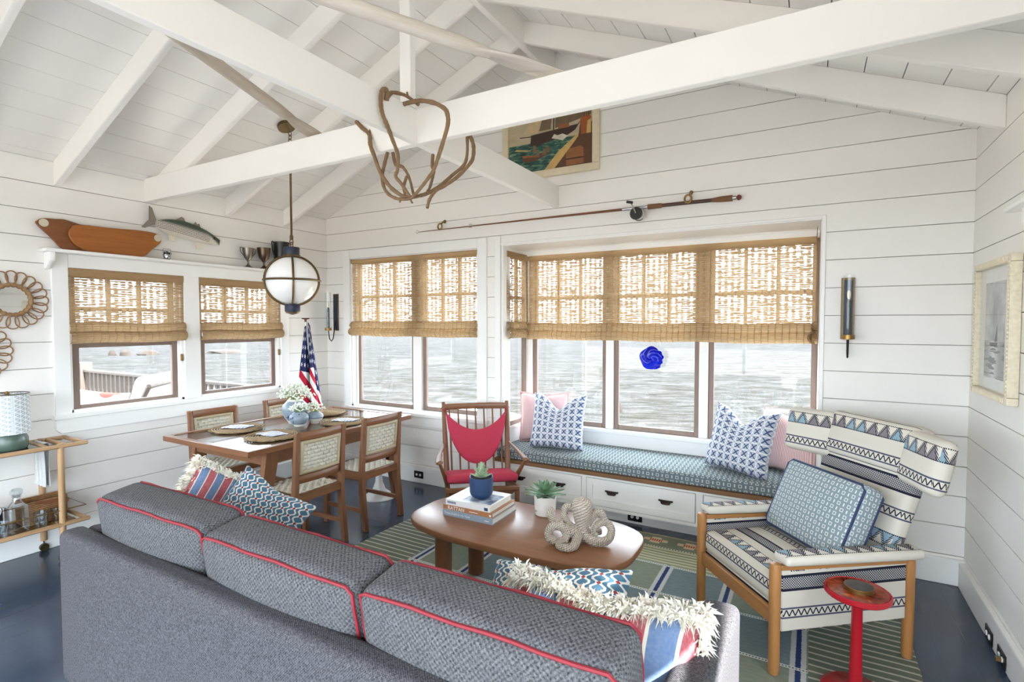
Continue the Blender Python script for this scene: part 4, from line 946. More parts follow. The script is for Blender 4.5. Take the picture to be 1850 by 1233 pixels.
pc = [PSEA] + [plain('paint_%d' % i, C(*c), .6, nz=.18, scale=25) for i, c in enumerate(((58, 38, 30), (206, 182, 140), (118, 96, 72), (150, 96, 56), (206, 170, 104), (96, 62, 44), (216, 208, 190), (160, 84, 40)))]
mb = MB(); W_, H_ = .78, .56
mb.box(.06, .84, -.014, -.006, .06, .62)
def poly(pts, mi, k=1):
    mb.add([(.06 + W_ * a, -.0142 - .0004 * k, .06 + H_ * b) for a, b in pts], [tuple(range(len(pts)))], [p for p in pts], mi)
mb.u = [[((x - .06) / W_, (z - .06) / H_) for x, y, z in [mb.v[i] for i in f]] for f in mb.f]
poly([(.27, .40), (.28, .56), (.83, .60), (.88, .66), (.80, .52), (.72, .47), (.32, .38)], 1)
poly([(.14, .56), (.30, .545), (.30, .53), (.14, .545)], 1, 2)
poly([(.36, .58), (.47, .95), (.40, .98), (.18, .60)], 2); poly([(.38, .60), (.52, .60), (.54, .99), (.46, .99)], 3, 2); poly([(.545, .58), (.56, .58), (.57, .99), (.555, .99)], 1, 3)
poly([(.57, .60), (.98, .70), (.98, .99), (.58, .99)], 3); poly([(.60, .58), (.74, .58), (.73, .64), (.62, .65)], 4, 2)
poly([(.53, .46), (.56, .515), (.60, .49), (.66, .50), (.72, .455), (.66, .40), (.60, .43)], 7, 3)
poly([(.17, .21), (.18, .27), (.34, .25), (.50, .30), (.52, .36), (.50, .25), (.34, .16), (.20, .165)], 6, 3); poly([(.17, .27), (.34, .25), (.35, .22), (.18, .235)], 4, 4)
for cx, cy in ((.32, .38), (.36, .30), (.44, .31), (.48, .34)): poly([(cx - .025, cy - .08), (cx + .03, cy - .08), (cx + .018, cy + .015), (cx - .012, cy + .02)], (3, 2, 4, 6)[int(cx * 100) % 4], 5)
poly([(.07, .36), (.10, .38), (.28, .33), (.28, .32)], 5, 4); poly([(.44, .0), (.56, .0), (.64, .12), (.84, .42), (.84, .47), (.60, .24)], 5, 4)
poly([(.56, .0), (.99, .0), (.99, .60), (.86, .62), (.84, .42), (.66, .14)], 6, 3); poly([(.70, .02), (.90, .02), (.90, .24), (.87, .28), (.73, .26), (.70, .20)], 4, 5); poly([(.70, .12), (.90, .12), (.90, .10), (.70, .10)], 1, 6)
poly([(.87, .44), (.98, .44), (.98, .68), (.92, .72), (.86, .66)], 8, 5); poly([(.93, .44), (.98, .44), (.98, .64), (.94, .62)], 5, 6)
for a in (.90, .925, .95): poly([(a, .68), (a + .007, .68), (a + .012, .99), (a + .005, .99)], 1, 6)
mb.build('canvas', pc, sp, smooth=False)
# ---------------------------------------------------------------- sailboat print on the right wall
bp_ = framed('sailboat_print', 'black and white sailboat print in a carved ivory frame', 'R', (XR, 3.83, 1.215), .62, .70, .036, plain('ivory_frame', C(228, 218, 192), .55, nz=.14, scale=60, bump=.4), .045)
MB().box(.036, .584, -.018, -.004, .036, .664).build('mat_board', plain('mat_board', C(240, 238, 234), .9), bp_)
m = M('grey_sky_print', .7); u_, v_ = m.uv(); n1 = m.noise(m.vec(u_ * 8, v_ * 8, 0.0), 1, 5, .6); w1 = m.noise(m.vec(u_ * 6, v_ * 40, 0.0), 1, 3)
gl = ((u_ - .29).ab() / .10).mn(1.0); m.col(m.mix(v_.gt(.29), m.mix((w1.gt(.45) * (1 - gl * .7)), C(112, 112, 114), C(226, 226, 226)), m.ramp(n1, [(.35, C(150, 150, 150)), (.7, C(212, 210, 208))]))); GP = m.m
mb = MB().box(.13, .46, -.0195, -.0182, .10, .59); mb.v = mb.v
DKG = plain('print_dark', C(70, 70, 74), .8); mb.add([(.24, -.0198, .262), (.34, -.0198, .262), (.36, -.0198, .285), (.22, -.0198, .28)], [(0, 1, 2, 3)], None, 1); mb.add([(.284, -.0199, .28), (.288, -.0199, .28), (.288, -.0199, .50), (.284, -.0199, .50)], [(0, 1, 2, 3)], None, 1); mb.add([(.30, -.0199, .285), (.352, -.0199, .29), (.345, -.0199, .38)], [(0, 1, 2)], None, 1)
mb.build('print', [GP, DKG], bp_, smooth=False)
MB().grid(lambda u, v: (.036 + .548 * u, -.022, .036 + .628 * v), 1, 1).build('glazing', PANE, bp_, smooth=False)
mb = MB()
for i in range(34): mb.box(.006, .030, -.049, -.044, .03 + i * .019, .04 + i * .019)
for i in range(28): mb.box(.05 + i * .019, .06 + i * .019, -.049, -.044, .006, .030); mb.box(.05 + i * .019, .06 + i * .019, -.049, -.044, .670, .694)
for i in range(34): mb.box(.590, .614, -.049, -.044, .03 + i * .019, .04 + i * .019)
o_ = mb.build('carved_beading', plain('ivory_bead', C(232, 222, 198), .5), bp_); o_['kind'] = 'stuff'

# ---------------------------------------------------------------- fishing rod
fr_ = thing('fishing_rod', 'long brown fishing rod with dark reel hung above the window seat', 'fishing rod', (0, YB - .045, 0))
CANE = plain('bamboo_cane', C(118, 70, 40), .4, nz=.2, scale=30); WRAP = plain('cord_grip', C(128, 92, 62), .8, nz=.2, scale=120, bump=.3)
ry = lambda x: 2.478 + .004 * math.sin((x + 3.3) * 1.1)
MB().tube([(x, 0, ry(x)) for x in [-3.33 + (2.05) * i / 20 for i in range(21)]], [.0028 + .0075 * i / 20 for i in range(21)], 8).build('cane', CANE, fr_)
MB().tube([(-1.30, 0, ry(-1.3)), (-1.10, 0, ry(-1.1))], .0125, 10).build('reel_seat', CHROME, fr_)
MB().tube([(-1.10, 0, ry(-1.1)), (-1.0, 0, ry(-1.0)), (-.99, 0, ry(-1))], [.02, .018, .012], 10).build('fore_grip', WRAP, fr_)
MB().tube([(-1.0, 0, ry(-1.0)), (-.62, 0, ry(-.62))], .0135, 10).build('rear_shaft', plain('dark_cane', C(78, 54, 42), .45, nz=.2), fr_)
MB().tube([(-.64, 0, ry(-.6)), (-.58, 0, ry(-.58)), (-.50, 0, ry(-.5))], [.014, .02, .022], 10).build('butt_grip', WRAP, fr_)
MB().tube([(-.50, 0, ry(-.5)), (-.475, 0, ry(-.5))], .015, 10).build('ferrule', CHROME, fr_); MB().sphere((-.458, 0, ry(-.46)), (.017, .02, .02), 12, 8).build('butt_cap', plain('red_rubber', C(120, 52, 44), .6), fr_)
for x, r_ in ((-3.345, .013), (-2.72, .016)): MB().tube([(x + r_ * math.cos(a), -.012, ry(x) + r_ * math.sin(a)) for a in [2 * PI * k / 14 for k in range(14)]], .0025, 6, closed=True).build('line_guide', CHROME, fr_)
rl_ = MB().lathe([(0, -.005), (.047, -.005), (.049, 0), (.047, .006), (0, .006)], 24).xf(TR(-1.175, -.055, 2.43, PI / 2)).build('reel', BLACKP, fr_)
MB().lathe([(.03, 0), (.03, .05)], 20).xf(TR(-1.165, -.055, 2.43, -PI / 2)).build('spool', plain('fishing_line', C(214, 186, 170), .6), rl_)
MB().tube([(-1.165 + .048 * math.cos(a), -.01, 2.43 + .048 * math.sin(a)) for a in [2 * PI * k / 20 for k in range(20)]], .004, 6, closed=True).build('reel_rim', CHROME, rl_)
MB().tube([(-1.175, -.066, 2.43), (-1.19, -.072, 2.47), (-1.215, -.075, 2.515)], .005, 6).build('crank', CHROME, rl_); MB().tube([(-1.24, -.082, 2.518), (-1.195, -.082, 2.508)], .011, 8).build('crank_knob', BLACKP, rl_)
for x, lb in ((-3.05, 'brass hook holding the thin end of the fishing rod'), (-.79, 'brass hook holding the handle of the fishing rod')):
    h = thing('rod_hook', lb, 'hook', (x, YB, ry(x)), 0, 'brass rod hooks')
    MB().tube([(.024 * math.cos(a) - .01, -.07, .024 + .028 * math.sin(a)) for a in [2 * PI * k / 16 for k in range(16)]], .0075, 8, closed=True).build('ring', BRASS, h)
    MB().tube([(0, -.004, .07), (0, -.03, .075), (0, -.06, .05)], .008, 8).sphere((0, -.006, .082), .014, 10, 8).build('stem', BRASS, h)

# ---------------------------------------------------------------- rattan flower mirrors
RAT = wood('rattan', C(110, 78, 46), C(172, 132, 88), .55, axis=0, scale=3); MIR = plain('mirror_silver', C(225, 228, 228), .03, 1.0, nz=.0)
def fmirror(label, y, z, R=.195, g=.088, n=20):
    t = thing('rattan_mirror', label, 'mirror', (XL + .001, y, z), 0, 'rattan flower mirrors')
    MB().lathe([(0, .012), (g + .01, .012), (g + .01, 0)], 32).xf(Matrix.Rotation(PI / 2, 4, 'Y')).build('mirror_glass', MIR, t)
    MB().tube([(.02, (g + .012) * math.cos(2 * PI * k / 80), (g + .012) * math.sin(2 * PI * k / 80)) for k in range(80)], [.011 + .004 * (k % 4 > 1) for k in range(80)], 8, closed=True).build('wrapped_rim', RAT, t)
    for i in range(n):
        a = 2 * PI * i / n; L = R - g; pts = []
        for k in range(22):
            b = 2 * PI * k / 22; rr = g + .01 + (L - .01) * (.5 - .5 * math.cos(b)); w = .040 * math.sin(b) * (.55 + .45 * (.5 - .5 * math.cos(b)))
            pts.append((.014 + .009 * math.sin(b), rr * math.cos(a) - w * math.sin(a), rr * math.sin(a) + w * math.cos(a)))
        MB().tube(pts, .0042, 6, closed=True).build('petal_loop', RAT, t)
fmirror('rattan flower-petal mirror, upper of the two at the left', 1.42, 1.75); fmirror('rattan flower-petal mirror, lower one cut by the left edge', 1.222, 1.41)

# ---------------------------------------------------------------- things on the window shelf
BDW = wood('old_board', C(92, 50, 24), C(148, 90, 46), .5, axis=1); BDW2 = wood('varnished_board', C(112, 60, 20), C(186, 114, 46), .4, axis=1)
def shelfboard(label, px, x, th, mat, disc):
    P = [pX(u, v, x) for u, v in px]; c = sum(P, Vector()) / len(P); zmin = min(p.z for p in P); t = thing('boat_board', label, 'board', (x, c.y, 2.1125), 0, 'wooden boat boards')
    q = cr([(0, p.y - c.y, p.z - zmin) for p in P], 4, closed=True); zl = min(v.z for v in q); MB().prism([(v.y, v.z - zl) for v in q], 'x', -th, 0).build('panel', mat, t, bev=.004)
    d = pX(*disc, x); MB().lathe([(0, .003), (.026, .003), (.028, 0)], 20).xf(TR(.001, d.y - c.y, d.z - zmin - zl, 0, PI / 2)).build('metal_disc', plain('zinc', C(206, 196, 176), .5, .3), t)
shelfboard('dark brown tapered wooden board leaning behind the orange one', [(66, 405), (69, 399), (78, 395.5), (100, 397), (118, 398.5), (145, 407), (180, 415), (200, 456), (160, 455.5), (118, 453), (92, 430)], XL + .045, .02, BDW, (79, 404))
shelfboard('varnished orange wooden board with rounded end on the shelf', [(125, 425), (129, 413), (143, 407), (205, 413), (250, 417), (280, 422), (291, 430), (290, 440), (275, 452), (257, 465), (215, 461), (165, 456), (138, 444)], XL + .072, .022, BDW2, (285, 431))
FISHM = M('striped_bass', .35); x, y, z = FISHM.ob(); v = z; lines = (z / .0125).fr().within(.25, .62) * z.within(-.022, .052) * ((y / .014).fr().gt(.22)) * y.lt(.19)
nz = FISHM.noise(FISHM.cv, 40, 2); FISHM.col(FISHM.mix(lines, FISHM.mix(((z - .028 + (y - .17).mx(0.0) * .5) * 40).mx(0.0).mn(1.0), FISHM.mix(nz * .4, C(206, 200, 188), C(176, 170, 158)), C(64, 80, 66)), C(40, 44, 44))); FISHM = FISHM.m
FIN = plain('fish_fin', C(140, 132, 122), .6, nz=.2, scale=80); FIN2 = plain('pale_fin', C(226, 216, 198), .6)
fi = thing('mounted_fish', 'mounted striped bass on the wall above the shelf', 'fish', (XL, 2.56, 2.36)); fi.rotation_euler = (-.16, 0, 0)
def fbody(u, v):
    y = -.25 + .54 * v; h = .068 * (math.sin(PI * min(1, (v * .96 + .02)) ** .85)) ** .75 + .012 * (1 - v) + .016 * max(0, (v - .6) / .4); cz = .02 * math.sin(v * 3)
    return (.034 + .03 * math.sin(PI * v) ** .6 * math.cos(2 * PI * u), y, cz + h * math.sin(2 * PI * u))
MB().grid(fbody, 18, 22, cu=True).build('body', FISHM, fi)
for nm, pg, mt in (('tail_fin', [(-.24, .02), (-.29, .12), (-.315, .13), (-.30, .02), (-.345, -.055), (-.32, -.055), (-.25, -.005)], FIN), ('dorsal_fin', [(-.13, .055), (-.06, .125), (-.04, .12), (-.01, .072)], FIN), ('spiny_fin', [(.03, .07), (.06, .12), (.075, .10), (.09, .115), (.10, .095), (.12, .07)], FIN), ('anal_fin', [(-.15, -.035), (-.13, -.10), (-.09, -.10), (-.08, -.05)], FIN2), ('pelvic_fin', [(.08, -.06), (.10, -.11), (.14, -.10), (.14, -.055)], FIN2)):
    MB().prism(pg, 'x', .029, .034).build(nm, mt, fi)
MB().sphere((.058, .225, .02), (.006, .010, .010), 10, 6).build('eye', BLACKP, fi)
PEW = plain('tarnished_silver', C(132, 126, 116), .35, .9, nz=.2, scale=12); BRZ = plain('dark_bronze', C(104, 88, 74), .35, .9, nz=.2, scale=12); DPEW = plain('dark_pewter', C(66, 66, 66), .4, .8, nz=.15)
def trophy(label, y, H, R, mat, hnd):
    t = thing('trophy_cup', label, 'trophy', (XL + .065, y, 2.1125), 0, 'trophy cups on the shelf')
    MB().lathe([(R * .75, 0), (R * .75, .006), (R * .45, .016), (R * .16, .035), (R * .15, H * .3), (R * .3, H * .38), (R * .72, H * .52), (R * .86, H * .75), (R, H), (R * .95, H), (R * .8, H * .75), (R * .5, H * .52), (0, H * .45)], 24).build('cup', mat, t)
    if hnd:
        for s_ in (-1, 1): MB().tube(cr([(0, s_ * R * .95, H * .93), (0, s_ * (R + .012), H * 1.0), (0, s_ * (R + .026), H * .98), (0, s_ * (R + .022), H * .78), (0, s_ * R * .8, H * .58)], 4), .004, 6).build('handle', mat, t)
trophy('small tarnished silver trophy cup with handles on the shelf', 3.10, .185, .05, PEW, True); trophy('bronze goblet-shaped trophy cup on the shelf', 3.265, .205, .062, BRZ, False)
t = thing('trophy_cup', 'large dark pewter loving cup behind the pendant globe', 'trophy', (XL + .065, 3.46, 2.1125), 0, 'trophy cups on the shelf')
MB().lathe([(.05, 0), (.05, .01), (.035, .02), (.05, .05), (.068, .10), (.074, .27), (.078, .285), (.07, .28), (.0, .12)], 24).build('cup', DPEW, t)
for s_ in (-1, 1): MB().tube([(0, s_ * .073, .26), (0, s_ * .10, .285), (0, s_ * .108, .28), (0, s_ * .10, .2), (0, s_ * .068, .12)], .006, 6).build('handle', DPEW, t)
t = thing('chrome_lantern', 'tiny chrome lantern with bail handle on the shelf', 'lantern', (XL + .085, 2.37, 2.1125))
MB().lathe([(.02, 0), (.023, .004), (.026, .03), (.03, .034), (.03, .04), (.024, .042), (.024, .062), (.027, .066), (.02, .072), (0, .074)], 20).build('body', CHROME, t); MB().lathe([(.0245, .043), (.0245, .06)], 20, cap=False).build('band', BLACKP, t)
MB().tube([(0, -.031, .036), (0, -.034, .05), (0, -.028, .086), (0, .028, .086), (0, .034, .05), (0, .031, .036)], .002, 6).build('handle', CHROME, t)

# ---------------------------------------------------------------- flag
fl = thing('flag', 'American flag furled on a white pole in the corner', 'flag', (-4.42, 3.80, 0))
a_ = pX(552, 582, -4.42); b_ = pX(574, 745, -4.42); d_ = (b_ - a_); k_ = a_.z / (a_.z - b_.z); ft = a_ + d_ * k_; loc = Vector((-4.42, 3.80, 0))
MB().tube([a_ - loc, ft - loc], .013, 10).build('pole', WLAC, fl); MB().lathe([(0, .012), (.035, .010), (.038, .004), (.034, 0), (.012, -.004), (.01, -.03)], 18, tuple(a_ - loc + Vector((0, 0, .028)))).build('finial', plain('mahogany', C(92, 44, 32), .3), fl)
m = M('flag_cloth', .8, spec=.2); u_, v_ = m.uv(); s_ = (v_ * 5.5 + u_ * .8).fr(); c = m.mix(s_.gt(.5), C(232, 230, 228), C(178, 36, 58)); can = v_.gt(.52)
cx = ((u_ * 3.2).fr() - .5); cy = ((v_ * 11).fr() - .5); an = cy._('ARCTAN2', cx); rr = (cx * cx + cy * cy).sq(); star = rr.lt((an * 5).cos() * .09 + .19); c = m.mix(can, c, m.mix(star, C(34, 40, 84), C(230, 230, 234))); m.col(c); FLAGM = m.m
def flagpart(l0, l1, r0, r1, dx, v0, v1, nm):
    def fn(u, v):
        L = (l1[0] + (l0[0] - l1[0]) * v, l1[1] + (l0[1] - l1[1]) * v); R_ = (r1[0] + (r0[0] - r1[0]) * v, r1[1] + (r0[1] - r1[1]) * v)
        uu, vv = L[0] + (R_[0] - L[0]) * u, L[1] + (R_[1] - L[1]) * u; p = pX(uu, vv, -4.42 + dx + .03 * math.sin(u * PI) + .008 * math.sin(u * 9 + v * 4)) - loc
        return (p.x, p.y, p.z, u, v0 + (v1 - v0) * v)
    MB().grid(fn, 12, 20).build(nm, FLAGM, fl)
flagpart((550, 590), (534, 735), (555, 588), (566, 745), -.02, .13, 1.0, 'flag_fold'); flagpart((556, 583), (563, 755), (558, 584), (578, 750), .03, .0, 1.0, 'flag_fold'); flagpart((556, 583), (570, 745), (560, 588), (586, 760), .0, .28, 1.1, 'flag_fold')

# ---------------------------------------------------------------- lamp, bar cart and what stands on it
CARTW = wood('cart_oak', C(150, 116, 80), C(196, 160, 120), .5, axis=1); CARTZ = wood('cart_oak_z', C(150, 116, 80), C(196, 160, 120), .5, axis=2)
bc = thing('bar_cart', 'light oak bar cart with two shelves, brass rail and casters', 'bar cart', (-4.49, 1.27, 0))
hx, y0, y1 = .16, -.44, .42
for z0_, nm in ((.762, 'upper_rail'), (.236, 'lower_rail')):
    for sx in (-1, 1): MB().box(sx * hx - .013, sx * hx + .013, y0, y1, z0_, z0_ + .026).build(nm, CARTW, bc, bev=.006)
    for yy in (y0, .19, .29, y1 - .03) if z0_ > .5 else (y0, y1 - .03): MB().box(-hx + .013, hx - .013, yy, yy + .026, z0_ + .001, z0_ + .025).build('cross_bar', CARTW, bc, bev=.006)
MB().box(-hx + .013, hx - .013, y0 + .02, .195, .772, .779).build('tray', plain('smoked_tray', C(64, 66, 54), .15), bc); MB().box(-hx + .013, hx - .013, y0 + .02, .36, .243, .251).build('shelf_panel', plain('shelf_panel', C(120, 84, 40), .2), bc)
for sx in (-1, 1):
    for yy in (.27, -.33):
        MB().lathe([(.019, .075), (.019, .79)], 14, (sx * hx * .96, yy, 0)).build('leg', CARTZ, bc)
        MB().lathe([(.005, .074), (.005, .05)], 8, (sx * hx * .96, yy, 0)).tube([(sx * hx * .96 - .012, yy, .026), (sx * hx * .96 + .012, yy, .026)], .026, 14).build('caster', plain('caster', C(70, 62, 44), .35, .6), bc)
MB().tube([(hx, y0, .345), (hx, y1 - .02, .345), (-hx, y1 - .02, .345), (-hx, y0, .345)], .0035, 6).build('brass_rail', BRASS, bc)
tl_ = thing('table_lamp', 'sage ceramic table lamp with geometric print drum shade', 'table lamp', (-4.50, 1.33, .779))
CER = plain('sage_glaze', C(82, 100, 90), .25, nz=.12, scale=14)
MB().lathe([(.085, 0), (.092, .006), (.098, .03), (.097, .07), (.085, .10), (.05, .118), (.02, .122), (0, .122)], 36).build('base', CER, tl_); MB().lathe([(.008, .12), (.008, .35), (0, .352)], 10).build('stem', BRASS, tl_)
m = M('hex_print', .8); u_, v_ = m.uv(); U = u_ * 22; V = v_ * 40; l1 = (U.fr() - .5).ab(); l2 = ((U * .5 + V * .87).fr() - .5).ab(); l3 = ((U * .5 - V * .87).fr() - .5).ab(); ln = (l1.gt(.44) + l2.gt(.44) + l3.gt(.44)).mn(1.0)
m.col(m.mix(ln, m.mix((l2 - l3).gt(0.0) * .6, C(172, 180, 182), C(196, 200, 200)), C(240, 240, 238))); HEX = m.m
MB().lathe([(.112, .105), (.108, .36)], 40, cap=False).build('lamp_shade', HEX, tl_); MB().tube([(.108 * math.cos(2 * PI * k / 40), .108 * math.sin(2 * PI * k / 40), .36) for k in range(40)], .003, 6, closed=True).build('shade_ring', DBRASS, tl_); MB().sphere((0, 0, .365), .012, 10, 8).tube([(-.108, 0, .357), (.108, 0, .357)], .002, 6).build('finial', BRASS, tl_)
LIN = plain('grey_linen', C(206, 206, 202), .9, nz=.08, scale=80)
def drape(u, v): s = v * .62; z = (.793 - .002) - max(0, abs(s - .31) - .012); return (-.13 + .17 * u + .006 * math.sin(u * 14), .235 + (.014 if s > .31 else -.014) * min(1, abs(s - .31) / .02) + .004 * math.sin(u * 20 + v * 5), z)
tw = tag(MB().grid(drape, 20, 40).build('linen_towel', LIN), 'pale grey linen towel draped over the bar cart rail', 'towel'); tw.location = bc.location
WICK = plain('wicker', C(146, 104, 64), .7, nz=.25, scale=90, bump=.6)
bk_ = thing('wicker_basket', 'brown wicker basket on the lower cart shelf', 'basket', (-4.54, 1.50, .252))
mb = MB()
for z_ in [i * .012 for i in range(13)]:
    k = 1 + .25 * z_; mb.tube([(x * .075 * k, y * .11 * k, z_ + .006) for x, y in ((-1, -.9), (-.9, -1), (.9, -1), (1, -.9), (1, .9), (.9, 1), (-.9, 1), (-1, .9))], .0065, 6, closed=True)
o_ = mb.build('woven_wall', WICK, bk_); o_['kind'] = 'stuff'; MB().box(-.07, .07, -.105, .105, 0, .006).build('bottom', WICK, bk_)
MB().beam((.083, -.06, .15), (.086, .12, .12), .005, .02).build('leather_handle', plain('leather', C(120, 70, 40), .6), bk_, bev=.002)
de = thing('decanter', 'square cut-glass whisky decanter with stopper on the cart', 'decanter', (-4.42, 1.335, .252))
MB().rbox((0, 0, .085), (.10, .10, .17), .012, k=2, m=2).build('bottle', CRYS, de); MB().lathe([(.046, .168), (.022, .20), (.019, .225), (.026, .23)], 20).build('neck', CRYS, de); MB().lathe([(.015, .225), (.02, .235), (.034, .25), (.034, .268), (.02, .28), (0, .281)], 8).build('stopper', CRYS, de); MB().rbox((0, 0, .07), (.085, .085, .12), .01, k=2, m=2).build('whisky', plain('whisky', C(160, 130, 104), .1), de) if False else None
def tumbler(label, x, y): t = thing('glass_tumbler', label, 'glass', (x, y, .252), 0, 'tumblers on the cart'); MB().lathe([(.033, 0), (.040, .095), (.037, .095), (.031, .012), (0, .012)], 24).build('glass', CRYS, t)
tumbler('clear tumbler right of the decanter', -4.41, 1.45); tumbler('clear tumbler behind the cart leg', -4.45, 1.555); tumbler('clear tumbler left of the decanter', -4.38, 1.245)
bg_ = thing('bottle_bag', 'dark navy bottle bag with cord at the left edge', 'bag', (-4.50, 1.235, .252)); MB().lathe([(.045, 0), (.055, .03), (.052, .15), (.03, .185), (.036, .21)], 18).build('pouch', plain('navy_velvet', C(26, 24, 48), .9), bg_); MB().tube(cr([(.03, .02, .19), (.06, .03, .15), (.058, .0, .08), (.05, .03, .05)], 5), .003, 6).build('cord', LIN, bg_)

# ---------------------------------------------------------------- dining table setting
JUTE = plain('jute', C(166, 142, 110), .95, nz=.3, scale=70, bump=.6)
m = M('napkin_stripe', .9); u_, v_ = m.uv(); m.ob(); m.col(m.mix((u_ * 7).fr().gt(.72) * m.noise(m.cv, 30, 2).gt(.42), C(226, 228, 234), C(96, 116, 158))); NAP = m.m
TZ = .7455
def placemat(label, x, y, nap, rz):
    t = thing('jute_placemat', label, 'placemat', (x, y, TZ), rz, 'round jute placemats'); r_ = random.Random(int(x * 100)); mb = MB()
    sp_ = []
    for i in range(260):
        a = 2 * PI * i / 26; R = .012 + .0178 * i / 26 * 1.0; sp_.append((R * math.cos(a), R * math.sin(a), .007 + r_.uniform(-.001, .001)))
    mb.tube(sp_, [.0085 * r_.uniform(.85, 1.12) for _ in sp_], 6, ell=.75); mb.build('coiled_braid', JUTE, t)
    fr = MB()
    for i in range(130):
        a = r_.uniform(0, 2 * PI); R = .188; d = Vector((math.cos(a + r_.uniform(-.8, .8)), math.sin(a + r_.uniform(-.8, .8)), r_.uniform(-.1, .4))); p = Vector((R * math.cos(a), R * math.sin(a), .006)); fr.beam(p, p + d * .018, .003, .003)
    o = fr.build('frayed_edge', JUTE, t); o['kind'] = 'stuff'
    if nap:
        n = thing('napkin', nap, 'napkin', (x, y, TZ + .0155), rz + .3, 'folded blue striped napkins')
        for k in range(2): MB().grid(lambda u, v: (-.10 + .2 * u, -.07 + .14 * v, .0015 + k * .004 + .0025 * math.sin(u * 7 + v * 4 + k)), 10, 8).build('fold', NAP, n)
placemat('round jute placemat at the window side near the bar cart end', -3.98, 2.56, 'blue striped napkin on the placemat nearest the bar cart', .2)
placemat('round jute placemat in front of the dining chair closest to the sofa', -3.50, 2.52, 'blue striped napkin beside the dining chair closest to the sofa', -.3)
placemat('round jute placemat at the window side behind the vases', -3.97, 3.42, None, .4)
placemat('round jute placemat in front of the dining chair closest to the rocking chair', -3.46, 3.20, 'blue striped napkin beside the dining chair closest to the rocking chair', .1)
def vase_mat(name, mode):
    m = M(name, .35); x, y, z = m.ob(); n1 = m.noise(m.cv, 22, 4, .6, .8); blue = m.mix(n1, C(104, 120, 138), C(156, 168, 176)); c = m.mix((n1 * 1.0).gt(.60), blue, C(56, 74, 104)); 
    band = z.within(.03, .19) if mode == 0 else z.gt(.02) if mode == 1 else (z + (x * 30).sin() * .008).gt(.05)
    m.col(m.mix(band, C(222, 220, 208), c if mode < 2 else blue)); m.bump(n1, .3, .004); return m.m
FLW = plain('baby_breath', C(236, 238, 226), .8); STEM = plain('flower_stem', C(140, 160, 90), .8, nz=.2)
def vase(label, x, y, R, H, mode, nfl, spread, lb2):
    t = thing('ceramic_vase', label, 'vase', (x, y, TZ - .001), 0, 'blue ceramic vases')
    MB().lathe([(R * .48, 0), (R * .5, .008), (R * .8, H * .25), (R, H * .55), (R * .93, H * .75), (R * .6, H * .93), (R * .5, H), (R * .42, H), (R * .5, H * .9), (R * .8, H * .6), (0, H * .2)], 32).build('pot', vase_mat('vase_glaze_%d' % mode, mode), t)
    f = thing('flower_bunch', lb2, 'flowers', (x, y, TZ + H * .9), 0, 'white baby breath bunches'); r_ = random.Random(mode); ms = MB(); mf = MB()
    for i in range(nfl):
        a = r_.uniform(0, 2 * PI); e = r_.uniform(.1, 1.35); L = spread * r_.uniform(.75, 1.1); p = Vector((L * math.cos(a) * math.sin(e), L * math.sin(a) * math.sin(e), L * math.cos(e) * .85 + .01)); rr = r_.uniform(.004, .0075) * (1.25 if mode == 0 else 1)
        mf.sphere(tuple(p), rr, 6, 4)
        if i % 4 == 0: ms.tube([(p.x * .1, p.y * .1, -.02), (p.x * .5, p.y * .5, p.z * .55), tuple(p)], .0013, 4)
    o = mf.build('blossom', FLW, f); o['kind'] = 'stuff'; o = ms.build('stems', STEM, f); o['kind'] = 'stuff'
vase('largest blue and cream ceramic vase, behind two small ones', -3.80, 2.96, .108, .205, 0, 330, .15, 'largest bunch of white baby breath, in the tall vase')
vase('small round blue vase with scratched leaf motif, in front', -3.66, 2.885, .078, .118, 1, 130, .085, 'small bunch of white baby breath in the front vase')
vase('small blue vase with cream base, right of the others', -3.66, 3.045, .070, .098, 2, 130, .085, 'small bunch of white baby breath in the right-hand vase')

# ---------------------------------------------------------------- coffee table things
PAGE = plain('book_pages', C(232, 228, 218), .9, nz=.05, scale=300)
def text_on(parent, s, size, loc, mat, name='lettering'):
    cu = bpy.data.curves.new(name, 'FONT'); cu.body = s; cu.size = size; cu.extrude = .0004; tmp = bpy.data.objects.new('tmp', cu); COL.objects.link(tmp)
    dg = bpy.context.evaluated_depsgraph_get(); me = bpy.data.meshes.new_from_object(tmp.evaluated_get(dg)); bpy.data.objects.remove(tmp); me.materials.clear(); me.materials.append(mat)
    o = bpy.data.objects.new(name, me); COL.objects.link(o); o.parent = parent; o.location = loc; o.rotation_euler = (PI / 2, 0, 0); return o
def book(label, x, y, z, w, d, h, mat, rz):
    t = thing('coffee_table_book', label, 'book', (x, y, z), rz, 'books stacked on the coffee table')
    MB().box(0, w, 0, d, 0, .003).build('back_cover', mat, t); MB().box(0, w, 0, d, h - .003, h).build('front_cover', mat, t); MB().box(0, w, 0, .003, .003, h - .003).build('spine', mat, t); MB().box(.003, w - .004, .003, d - .004, .003, h - .003).build('pages', PAGE, t); return t
BB = plain('blue_grey_cover', C(150, 166, 182), .45, nz=.04); BR = plain('rattan_cover', C(186, 128, 84), .5, nz=.25, scale=90); BW_ = plain('white_cover', C(232, 232, 230), .4, nz=.02); INK = plain('white_ink', C(240, 240, 240), .6); DINK = plain('navy_ink', C(58, 72, 110), .6)
b1 = book('blue-grey hardback at the bottom of the book stack', -1.945, 2.565, .4205, .355, .29, .037, BB, .01); text_on(b1, 'Tricia Guild in my View', .0195, (.012, -.0012, .012), INK); MB().box(.30, .33, -.0012, 0, .014, .018).build('publisher_mark', INK, b1)
